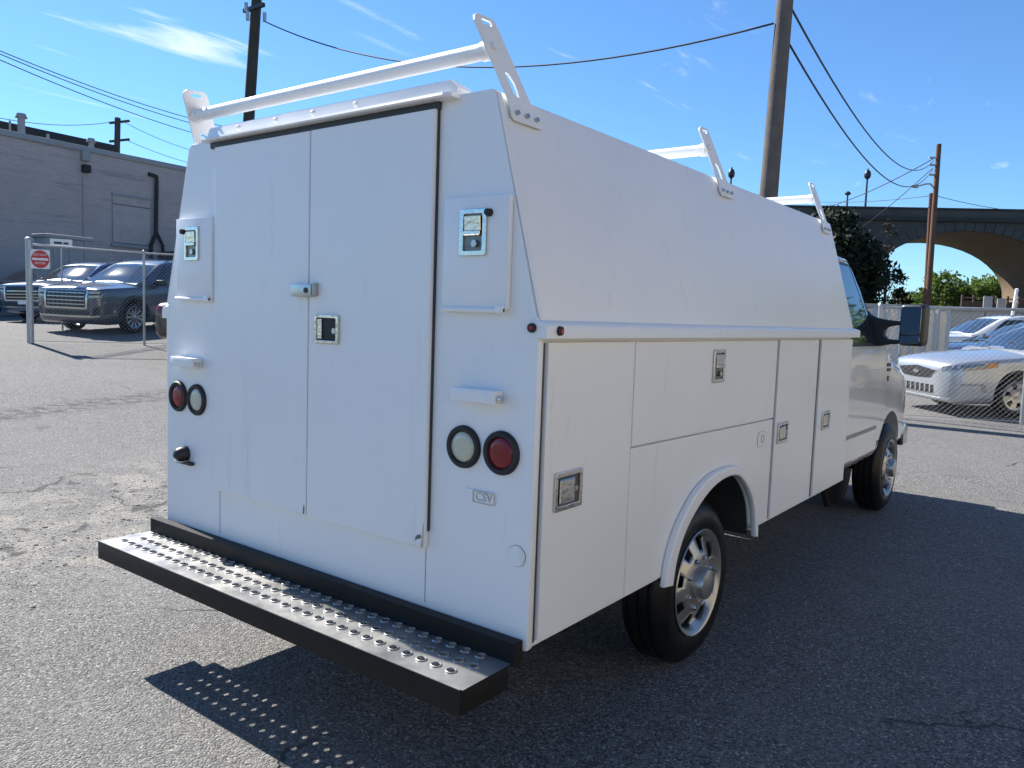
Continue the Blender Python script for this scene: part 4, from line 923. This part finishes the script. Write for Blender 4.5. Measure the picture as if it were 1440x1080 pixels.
tube('sign_pole', [q0-Vector((0, 0, .1)), q+Vector((0, 0, .08))], .022, 'galv', s_, 8); s_.children[-1].data.transform(Matrix.Translation(-F_.to_3x3().col[2]*.03))

# ------------------------------------------------------------------ brick building on the left
A = at(0, 181, 29.0); B = at(262, 234, 35.7); wd = (B-A); wd.z = 0; wd.normalize(); wnr = Vector((wd.y, -wd.x, 0))
if wnr.dot(CP-A) < 0: wnr = -wnr
S0 = A-wd*9; zt = A.z; 
bl = empty('brick_building', (S0.x, S0.y, g(S0.x, S0.y)), math.atan2(wd.y, wd.x)); tag(bl, 'long windowless brick building painted dull mauve grey with a flat roof', 'building')
zb0 = bl.location.z; H_ = zt-zb0; LW = 62
inv_ = bl.matrix_world
def bx(u0, u1, n0, n1, z0, z1): return (u0, u1, n0, n1, z0, z1)
sgn = 1 if Vector((-wd.y, wd.x, 0)).dot(wnr) > 0 else -1       # local +y or -y faces the lot
def blk(name, u0, u1, n0, n1, z0, z1, m, parent=bl, bev=0): return box(name, u0, u1, *sorted((sgn*n0, sgn*n1)), z0, z1, m, parent, bev)
def uv_of(u, v):
    """place on the wall seen at a photo pixel"""
    d = at(u, v, 1)-CP; t = wnr.dot(A-CP)/wnr.dot(d); P = CP+t*d; return (P-S0).dot(wd), P.z-zb0
wl = blk('wall', 0, LW, -14, 0, -.5, H_-.22, 'brick')
blk('coping', -.1, LW+.1, -14.1, .07, H_-.22, H_, 'fixture', bl, .02)
u1, z1 = uv_of(160, 205); u0, z0 = uv_of(0, 160)
blk('roof_fascia', 0, u1+1.2, -9, -1.6, H_, H_+.62, 'roofdark'); 
for pxl, hh, r_ in ((48, .75, .13), (146, .38, .11), (85, .35, .06), (32, .55, .04)):
    u, _ = uv_of(pxl, 190); v_ = cyl('roof_vent', (u, sgn*-.9, H_-.05), (u, sgn*-.9, H_+hh), r_, 'fixture', bl)
    if r_ > .1: cyl('vent_cap', (u, sgn*-.9, H_+hh), (u, sgn*-.9, H_+hh+.16), r_*1.7, 'fixture', v_, r_*1.2)
u, z = uv_of(118, 219); blk('junction_box', u-.15, u+.15, .002, .18, z-.22, z+.22, 'fixture', bl, .02)
u, z = uv_of(118, 236); blk('wall_lamp', u-.13, u+.17, .002, .26, z-.20, z+.12, 'roofdark', bl, .06)
tube('conduit', [(u-.05, sgn*.04, z-.3), (u-.05, sgn*.04, .5)], .03, 'boarded', bl, 6)
u0, z0 = uv_of(159, 342); u1, z1 = uv_of(211, 282)
blk('filled_opening', u0, u1, .002, .012, z0, z1, 'boarded', bl); blk('opening_lintel', u0-.05, u1+.05, .002, .06, z1, z1+.10, 'fixture', bl); blk('opening_sill', u0-.1, u1+.1, .002, .10, z0-.12, z0, 'fixture', bl)
for i in range(1, 3): blk('opening_seam', u0, u1, .0125, .02, z0+(z1-z0)*(.82 if i == 1 else .02)-.015, z0+(z1-z0)*(.82 if i == 1 else .02)+.015, 'roofdark', bl)
blk('opening_jamb', u0-.04, u0, .002, .035, z0, z1, 'fixture', bl); blk('opening_jamb', u1, u1+.04, .002, .035, z0, z1, 'fixture', bl)
ua, za = uv_of(215, 246); ub, zb_ = uv_of(217, 328); uc, zc_ = uv_of(210, 345); ud, zd = uv_of(226, 345)
tube('drain_pipe', [(ua-.25, sgn*.06, za), (ua+.1, sgn*.12, za-.05), (ua+.1, sgn*.12, za-.3), (ub, sgn*.12, zb_), (uc, sgn*.12, zc_), (uc, sgn*.12, .1)], .085, 'roofdark', bl, 8)
tube('drain_pipe', [(ub, sgn*.14, zb_+.05), (ud, sgn*.14, zd), (ud+.2, sgn*.14, .1)], .07, 'roofdark', bl, 8)
# bins and a pale box standing against the wall
def on_wall(u, n): p = S0+wd*u+wnr*n; return p
u, _ = uv_of(238, 335); p = on_wall(u, 2.2); o = empty('dumpster', (p.x, p.y, g(p.x, p.y)), math.atan2(wd.y, wd.x)); tag(o, 'dark steel dumpster against the brick wall behind the grey suv', 'dumpster')
box('bin_body', -1.5, 1.5, -.9, .9, .1, 2.55, 'roofdark', o, .04); box('bin_lid', -1.55, 1.55, -.95, .95, 2.553, 2.65, 'plastic', o, .03)
for x in (-1.2, -.4, .4, 1.2): box('bin_rib', x-.05, x+.05, sgn*.9+(-.0 if sgn > 0 else -.06), sgn*.9+(.06 if sgn > 0 else 0), .15, 2.45, 'roofdark', o)
p = at(90, 400, 26); o = empty('storage_box', (p.x, p.y, g(p.x, p.y)), math.atan2(wd.y, wd.x)); tag(o, 'long pale grey metal storage box beside the brick wall', 'storage box')
box('box_body', -.75, .75, -.4, .4, .0, 2.5, 'concpale', o, .02); box('box_lid', -.80, .80, -.45, .45, 2.503, 2.62, 'fixture', o, .03)
for x in np.linspace(-.5, .5, 3): box('box_rib', x-.04, x+.04, *sorted((sgn*.402, sgn*.43)), .1, 2.45, 'fixture', o)

# ------------------------------------------------------------------ utility poles and wires
def pole(label, base, top, r0, r1, m, group=None):
    base, top = Vector(base), Vector(top); n = 9
    pth = [base.lerp(top, i/(n-1)) for i in range(n)]; p = empty('utility_pole', base); tag(p, label, 'utility pole', group)
    V, F = tube_vf([q-base for q in pth], [r0+(r1-r0)*i/(n-1) for i in range(n)], 14); py_obj('pole_shaft', V, F, m, p, 60); return p
def drop(P, Q):  # foot of the pole on the ground through P, Q
    P, Q = Vector(P), Vector(Q); d = (P-Q); d /= -d.z
    z = g(P.x, P.y); t = P.z-z+.3; return P+d*t
pA, qA = at(1081, 272, 13), at(1105, -12, 13); tA = qA+(qA-pA)*.55
pole('brown weathered utility pole rising right behind the van', drop(pA, qA), tA, .165, .125, 'wood')
pB, qB = at(350, 165, 22), at(361, -5, 22); tB = qB+(qB-pB)*.3
poB = pole('dark utility pole behind the rear ladder rack', drop(pB, qB), tB, .18, .135, 'wooddark')
bs = poB.location
box('insulator_arm', -.55, .35, -.05, .05, -.05, .05, 'darksteel', poB).location = at(360, 10, 21.8)-bs
for du, dv in ((-12, 12), (12, 14), (-14, 0)):
    c_ = at(360+du, 10+dv, 21.7)-bs; cyl('insulator', c_-Vector((0, 0, .12)), c_+Vector((0, 0, .12)), .05, 'galv', poB)
pC, qC = at(1305, 420, 46), at(1320.5, 203, 46); poC = pole('brown utility pole with a street lamp arm before the bridge', drop(pC, qC), qC, .17, .135, 'woodred')
bs = poC.location
a0 = at(1314, 265, 46)-bs; a1 = at(1302, 261, 46)-bs; a2 = at(1290, 262, 46)-bs
la = tube('lamp_arm', [a0, (a0+a1)/2+Vector((0, 0, .18)), a1+Vector((0, 0, .1)), a2], .05, 'galv', poC, 8); cyl('lamp_head', a2, at(1281, 262, 46)-bs, .12, 'galv', la, .07)
for v_ in (222, 232, 246): c_ = at(1314, v_, 46)-bs; cyl('insulator', c_-Vector((.25, .2, 0)), c_, .06, 'galv', poC)
pD, qD = at(1302, 420, 49), at(1309.5, 272, 49); pole('shorter brown utility pole beside the street lamp pole', drop(pD, qD), qD, .15, .12, 'woodred')
pE, qE = at(164.5, 213, 55), at(165.5, 166, 55); poE = pole('distant utility pole with two crossarms behind the brick building', drop(pE, qE), qE, .22, .19, 'wooddark')
bs = poE.location
for v_ in (172, 198): 
    l_, r_ = at(154, v_+1, 55)-bs, at(182, v_-2, 55)-bs; tube('crossarm', [l_, r_], .09, 'wooddark', poE, 6)
def wire(P, Q, sag, label, r=.012):
    P, Q = Vector(P), Vector(Q); n = 28
    pts = [P.lerp(Q, i/n)-Vector((0, 0, 4*sag*(i/n)*(1-i/n))) for i in range(n+1)]
    base = pts[0]; V, F = tube_vf([p-base for p in pts], r, 5); o = py_obj('overhead_wire', V, F, 'wire', None, 179); o.location = base
    tag(o, label, 'wire'); return o
wire(at(372, 30, 21.8), at(1088, 33, 13.0), .95, 'long sagging cable strung between the dark pole and the weathered pole', .017)
wire(at(1113, 12, 13.1), at(1313, 226, 46), 1.4, 'upper sagging cable from the weathered pole to the lamp pole', .019)
wire(at(1110, 62, 13.1), at(1312, 238, 46), 1.6, 'lower sagging cable from the weathered pole to the lamp pole', .019)
wire(at(1316, 221, 46), at(1160, 292, 70), .3, 'cable running down from the lamp pole to the bridge parapet', .03)
wire(at(1312, 236, 46), at(1190, 335, 62), .2, 'thin cable from the lamp pole towards the dark tree', .022)
wire(at(1310, 275, 49), at(1060, 272, 75), .6, 'level cable behind the ladder racks ending at the shorter pole', .02)
wire(at(1311, 274, 49), at(1520, 300, 60), .4, 'cable leaving the shorter pole above the arch', .02)
for i, (v0, v1, lb) in enumerate(((69, 163, 'topmost'), (73, 170, 'middle'), (80, 184, 'lowest'))):
    wire(at(-70, v0-27, 19), at(330, v1+18, 34), .25, f'{lb} of the three cables crossing the sky above the brick building', .014)
wire(at(-60, 152, 40), at(160, 171, 55), .5, 'faint cable reaching the distant pole from the roof side', .02)
wire(at(175, 172, 55), at(330, 222, 70), .5, 'faint cable leaving the upper crossarm of the distant pole', .02)
wire(at(178, 197, 55), at(330, 240, 70), .4, 'faint cable leaving the lower crossarm of the distant pole', .02)

# ------------------------------------------------------------------ arch bridge
bc = at(1363, 325, 60.0); bd = Vector((.86, .51, 0)).normalized(); bn = Vector((bd.y, -bd.x, 0)); gzb = g(bc.x, bc.y)
if bn.dot(CP-bc) < 0: bn = -bn
br = empty('arch_bridge', (bc.x, bc.y, gzb)); br.matrix_world = frame((bc.x, bc.y, gzb), bd, -bn, (0, 0, 1)); tag(br, 'old concrete arch bridge with parapet crossing behind the lot', 'bridge')
zp = at(1300, 292, 60).z-gzb; zcr = bc.z-gzb; zsp = 4.0; hs_, sp = 7.2, 17.6; DP = 9.5
def arch(c, n=24, rr=0): return [(c+(hs_+rr)*math.cos(math.pi*k/n), zsp+(zcr-zsp+rr)*math.sin(math.pi*k/n)) for k in range(n+1)]
LO, HI = -62, 55; olb = [(HI, -1), (HI, zp-1.0), (LO, zp-1.0), (LO, -1)]
cs_ = [c*sp for c in range(-3, 4) if LO+9 < c*sp < HI-9]
for c in cs_: olb += [(c-hs_, -1)]+arch(c)[::-1]+[(c+hs_, -1)]
XF = frame((0, DP/2, 0), (1, 0, 0), (0, 0, 1), (0, -1, 0))
plate('spandrel_wall', [olb], DP, XF, 'concrete', br, 0, 30)
box('string_course', LO, HI, -.32, DP+.32, zp-1.0, zp-.72, 'concdark', br, .03); box('parapet', LO, HI, -.15, .45, zp-.72, zp-.12, 'concrete', br, .02); box('parapet_coping', LO, HI, -.25, .55, zp-.118, zp+.02, 'concdark', br, .02)
box('parapet', LO, HI, DP-.45, DP+.15, zp-.72, zp-.12, 'concrete', br, .02); box('bridge_deck', LO, HI, .5, DP-.5, zp-.9, zp-.6, 'concdark', br)
for c in cs_:
    V, F = [], []
    pts = [(c+hs_, 0)]+arch(c, 24, -.012)+[(c-hs_, 0)]
    pts = [((x-c)*(hs_-.012)/hs_+c if abs(x-c) > hs_-.001 else x, z) for x, z in pts]
    for x, z in pts: V += [(x, .02, z), (x, DP-.02, z)]
    F = [(2*i, 2*i+1, 2*i+3, 2*i+2) for i in range(len(pts)-1)]; py_obj('arch_soffit', V, F, 'barrel', br, 60)
    n = 33
    for k in range(n):
        if abs(c) > 18: continue
        a0, a1 = math.pi*(k+.04)/n, math.pi*(k+.96)/n; pr_ = 0.06+.02*random.random()
        q = [(c+(hs_+rr)*math.cos(a), zsp+(zcr-zsp+rr)*math.sin(a)) for rr, a in ((.0, a0), (.72, a0), (.72, a1), (.0, a1))]
        V = [(x, y, z) for y in (-pr_, .1) for x, z in q]; py_obj('voussoir', V, [(0, 1, 2, 3), (7, 6, 5, 4), (0, 4, 5, 1), (1, 5, 6, 2), (2, 6, 7, 3), (3, 7, 4, 0)], 'concrete', br)
for c in [q+sp/2 for q in cs_]: box('pier_pilaster', c-.7, c+.7, -.28, .0, -1, zp-1.0, 'concrete', br, .03)
# lamp posts on the bridge
def bridge_lamp(u, v0, v1, d, lab):
    b_ = at(u, v0, d); t_ = at(u+2, v1, d); o = empty('bridge_lamp', b_); tag(o, lab, 'street lamp', 'lamp posts along the bridge')
    hgt = (t_-b_).length; cyl('lamp_post', (0, 0, -.8), (0, 0, hgt*.72), .10, 'darksteel', o, .07); me = lathe_mesh('l', [(.07, hgt*.70), (.26, hgt*.76), (.30, hgt*.84), (.20, hgt*.93), (.07, hgt*.96), (.05, hgt), (.001, hgt)], 12, 'Z'); link('lantern', me, 'darksteel', o, 40)
bridge_lamp(1217, 289, 238, 69, 'tall dark lamp post with lantern standing on the bridge'); bridge_lamp(1191, 290, 269, 76, 'dark lamp post on the far side of the bridge beside the tall one'); bridge_lamp(1026, 290, 236, 69, 'dark lamp post on the bridge next to the middle ladder rack')

# ------------------------------------------------------------------ wall, panels and fence beyond the right lot
P0, P1 = at(1225, 434, 27), at(1470, 446, 27); dw = (P1-P0); dw.z = 0; dw.normalize(); P0 -= dw*8
rw = empty('retaining_wall', (P0.x, P0.y, g(P0.x, P0.y)), math.atan2(dw.y, dw.x)); tag(rw, 'low grey concrete retaining wall behind the cars on the right', 'wall')
hz = at(1330, 431, 27).z-rw.location.z
box('wall_face', 0, 30, -.15, .15, -.4, hz-.12, 'concpale', rw); box('wall_coping', -.05, 30.05, -.22, .22, hz-.12, hz, 'fixture', rw, .02)
for i in range(11): box('wall_joint', i*2.8+.6, i*2.8+.63, -.16, -.151, 0, hz-.13, 'concdark', rw)
for u, w_, h_ in ((1389, .30, .22), (1408, .28, .14)):
    p = at(u, 426, 26.6); o = box('wall_sign', -w_/2, w_/2, -.02, .02, -.2, h_, 'concpale', None, .004); o.location = p; o.rotation_euler.z = math.atan2(dw.y, dw.x); tag(o, 'pale notice board fixed on top of the retaining wall' + (', the larger one' if h_ > .2 else ', the smaller one'), 'sign')
p = at(1424, 437, 25.5); o = empty('white_post', (p.x, p.y, g(p.x, p.y))); tag(o, 'leaning white post in front of the retaining wall', 'post')
t_ = at(1430, 407, 25.5)-o.location; tube('post_shaft', [(-.12, -.1, -.1), t_], .05, 'signwhite', o, 10); me = lathe_mesh('c', [(.058, -.03), (.058, .01), (.001, .04)], 10, 'Z'); link('post_cap', me, 'signwhite', o).location = t_
# corrugated panels left of the white suv
P0 = at(1297, 476, 17); P1 = at(1337, 478, 17); d_ = P1-P0; d_.z = 0; L_ = d_.length; d_.normalize(); P0 -= d_*1.8; L_ += 1.8
o = empty('corrugated_panels', (P0.x, P0.y, g(P0.x, P0.y)), math.atan2(d_.y, d_.x)); tag(o, 'upright galvanised corrugated sheets standing behind the chain-link fence', 'metal sheets')
zt_ = at(1318, 434, 17).z-o.location.z; n = 9
for i in range(n):
    w_ = L_/n; x0 = i*w_; V = []
    for k in range(5):
        x = x0+w_*k/4*.94; y = (.05 if k in (1, 2, 3) else 0)+random.uniform(-.01, .01)
        V += [(x, y, -.05), (x+random.uniform(-.01, .01), y+.05, zt_+random.uniform(-.07, .02))]
    s_ = py_obj('sheet', V, [(2*k, 2*k+2, 2*k+3, 2*k+1) for k in range(4)], 'galv', o); md = s_.modifiers.new('s', 'SOLIDIFY'); md.thickness = .012
for z in (.35, zt_-.3): box('rail', 0, L_, .09, .14, z, z+.06, 'galv', o)
# rusty paling fence below the trees
P0, P1 = at(1352, 433, 40), at(1480, 436, 40); d_ = P1-P0; d_.z = 0; L_ = d_.length; d_.normalize()
o = empty('rusty_fence', (P0.x, P0.y, P0.z-2.4), math.atan2(d_.y, d_.x)); tag(o, 'rust brown post fence in front of the green bushes under the arch', 'fence')
zt_ = at(1400, 416, 40).z-o.location.z
for i in range(9): cyl('fence_post', (i*L_/8, 0, -.2), (i*L_/8, 0, zt_), .06, 'rust', o, None, 8)
for z in (zt_-.15, zt_*.5, zt_*.75): cyl('fence_rail', (0, 0, z), (L_, 0, z), .03, 'rust', o, None, 6)
for i in range(8): box('fence_panel', i*L_/8+.08, (i+1)*L_/8-.08, .04, .06, .3, zt_-.3, 'rust', o)

# ------------------------------------------------------------------ trees
def tree(name, label, base, hgt, blobs, leaves, size, m, trunk_r=.18, group=None, cat='tree', seed=1, density=.55, limbs=True):
    """blobs: crown lobes (dx, dy, dz, radius); leaves are quads gathered in twig clumps"""
    rg = np.random.default_rng(seed); base = Vector(base); o = empty(name, base); tag(o, label, cat, group)
    B = np.array(blobs, float); vol = B[:, 3]**2; pick = rg.choice(len(B), max(8, leaves//45), p=vol/vol.sum())
    dirs = rg.normal(size=(len(pick), 3)); dirs /= np.linalg.norm(dirs, axis=1)[:, None]
    cen = B[pick, :3]+dirs*(B[pick, 3]*rg.uniform(.35, 1.05, len(pick)))[:, None]*np.array([1, 1, .85])
    ci = rg.integers(0, len(cen), leaves); cr = B[pick[ci], 3]*.23
    P = cen[ci]+rg.normal(size=(leaves, 3))*(cr*density)[:, None]; P = P[P[:, 2] > .05*hgt] if name != 'bush' else P[P[:, 2] > .05]
    n = len(P); a = rg.normal(size=(n, 3)); a /= np.linalg.norm(a, axis=1)[:, None]; b = np.cross(a, rg.normal(size=(n, 3))); b /= np.linalg.norm(b, axis=1)[:, None]
    s = (size*rg.uniform(.55, 1.3, n))[:, None]
    V = np.stack([P-a*s, P+b*s*.5, P+a*s, P-b*s*.5], 1).reshape(-1, 3); F = np.arange(4*n).reshape(-1, 4)
    me = bpy.data.meshes.new('crown'); me.from_pydata(V.tolist(), [], F.tolist()); me.update(); link('crown', me, m, o)
    V, F = [], []
    top = Vector(B[:, :3].mean(0)); v, f = tube_vf([(0, 0, -.2), tuple(top*.35+Vector((.1, 0, 0))), tuple(top*.7), tuple(top)], [trunk_r, trunk_r*.8, trunk_r*.55, trunk_r*.3], 8); V += v; F += f
    if limbs:
        for i in rg.choice(len(cen), min(26, len(cen)), replace=False):
            q = Vector(cen[i]); s0 = top*float(rg.uniform(.35, .85)); md_ = (s0+q)/2+Vector((0, 0, .12*(q-s0).length))
            v, f = tube_vf([s0, md_, q], [trunk_r*.38, trunk_r*.22, trunk_r*.08], 5, len(V)); V += v; F += f
    py_obj('trunk', V, F, 'bark', o, 60)
    return o
def base_at(u, v, d): p = at(u, v, d); return Vector((p.x, p.y, g(p.x, p.y)))
def blob(o, u, v, d, r): p = at(u, v, d)-o; return (p.x, p.y, p.z, r)
b_ = base_at(1205, 430, 50)
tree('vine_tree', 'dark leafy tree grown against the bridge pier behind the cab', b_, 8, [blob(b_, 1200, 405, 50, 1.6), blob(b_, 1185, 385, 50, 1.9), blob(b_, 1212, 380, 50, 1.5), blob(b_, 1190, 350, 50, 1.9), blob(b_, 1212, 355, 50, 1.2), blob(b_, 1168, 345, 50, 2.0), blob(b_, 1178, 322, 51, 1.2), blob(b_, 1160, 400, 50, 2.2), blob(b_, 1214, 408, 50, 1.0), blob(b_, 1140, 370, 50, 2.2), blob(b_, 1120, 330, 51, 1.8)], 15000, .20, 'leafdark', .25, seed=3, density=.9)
b_ = base_at(1185, 430, 52)
tree('dry_vine', 'brownish climbing vine spreading over the bridge face', b_, 9, [blob(b_, 1176, 312, 53, .9), blob(b_, 1192, 326, 53, .7), blob(b_, 1235, 345, 55, .8), blob(b_, 1250, 325, 56, .6), blob(b_, 1226, 352, 54, .7), blob(b_, 1165, 305, 53, .7)], 1100, .13, 'leafbrown', .06, seed=5, cat='vine', density=1.3)
b_ = base_at(1238, 430, 48)
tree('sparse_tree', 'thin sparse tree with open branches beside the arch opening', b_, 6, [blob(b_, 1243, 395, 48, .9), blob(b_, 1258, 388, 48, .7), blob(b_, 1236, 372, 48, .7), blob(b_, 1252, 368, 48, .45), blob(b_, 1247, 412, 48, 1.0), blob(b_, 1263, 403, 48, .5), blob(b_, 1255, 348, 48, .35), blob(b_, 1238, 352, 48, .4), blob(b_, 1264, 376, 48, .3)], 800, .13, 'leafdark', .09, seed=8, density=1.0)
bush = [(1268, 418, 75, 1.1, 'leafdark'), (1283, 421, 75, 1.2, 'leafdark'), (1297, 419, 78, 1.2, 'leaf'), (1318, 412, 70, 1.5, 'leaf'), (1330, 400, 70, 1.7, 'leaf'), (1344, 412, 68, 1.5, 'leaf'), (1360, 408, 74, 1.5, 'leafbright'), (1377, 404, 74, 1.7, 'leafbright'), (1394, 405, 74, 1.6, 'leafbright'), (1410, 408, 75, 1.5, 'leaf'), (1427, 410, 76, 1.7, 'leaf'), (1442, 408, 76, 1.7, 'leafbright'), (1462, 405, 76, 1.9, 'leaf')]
for i, (u, v, d, r_, m_) in enumerate(bush):
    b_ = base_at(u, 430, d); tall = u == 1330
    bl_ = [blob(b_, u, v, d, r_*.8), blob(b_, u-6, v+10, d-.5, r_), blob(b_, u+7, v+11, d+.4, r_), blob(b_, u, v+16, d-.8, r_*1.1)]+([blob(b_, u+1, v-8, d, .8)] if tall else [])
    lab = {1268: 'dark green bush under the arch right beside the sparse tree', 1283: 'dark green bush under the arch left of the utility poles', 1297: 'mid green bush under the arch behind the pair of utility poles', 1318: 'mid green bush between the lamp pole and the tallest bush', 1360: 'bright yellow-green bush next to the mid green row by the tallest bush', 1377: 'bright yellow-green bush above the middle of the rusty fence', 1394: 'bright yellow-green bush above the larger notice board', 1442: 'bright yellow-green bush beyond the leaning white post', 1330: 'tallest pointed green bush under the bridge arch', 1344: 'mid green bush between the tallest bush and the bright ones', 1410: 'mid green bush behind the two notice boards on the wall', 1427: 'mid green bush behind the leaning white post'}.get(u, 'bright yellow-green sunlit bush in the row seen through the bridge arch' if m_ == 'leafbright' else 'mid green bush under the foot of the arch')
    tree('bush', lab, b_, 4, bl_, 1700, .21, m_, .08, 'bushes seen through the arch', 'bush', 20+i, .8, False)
# building added out of view: its sunlit wall bounces warm light onto the van
wh = empty('bounce_building', (16, 4, g(16, 4))); tag(wh, 'tan building added unseen on the right to bounce sunlight onto the van', 'building')
M['tan'] = mat('bounce_wall_tan', (.46, .385, .25), .9, var=.12, vscale=1.5, vdet=7, spec=.2)
box('wall', 0, 12, -22, 19, -.5, 7.6, 'tan', wh); box('coping', -.1, 12.1, -22.1, 19.1, 7.6, 7.85, 'fixture', wh, .02)
for y in range(-19, 18, 6):
    w_ = box('window', -.04, -.003, y, y+2.2, 2.6, 4.6, 'glass', wh); box('sill', -.16, -.003, y-.1, y+2.3, 2.45, 2.598, 'fixture', w_)
# trees ahead and behind, seen in the cab window and mirror
for i, (x, y, r_, w_) in enumerate(((8, 38, 4.3, 'nearest the cab side'), (12, 45, 4.8, 'second along the far hedge line'), (15, 53, 5.0, 'third along the far hedge line'), (20, 61, 5.2, 'last along the far hedge line'), (-4, -24, 2.3, 'behind the van, the shorter of the pair'), (-9, -27, 2.7, 'behind the van, the taller of the pair'))):
    b_ = Vector((x, y, g(x, y))); k_ = [(random.uniform(-1, 1)*r_*.7, random.uniform(-1, 1)*r_*.7, r_*random.uniform(.15, 1.9), r_*random.uniform(.55, .8)) for _ in range(9)]
    tree('roadside_tree', 'leafy green tree ' + w_, b_, 4*r_*.5, k_, 3500, .26, 'leaf' if i % 2 else 'leafbright', .22, 'trees mirrored in the cab glass', 'tree', 60+i, .8)
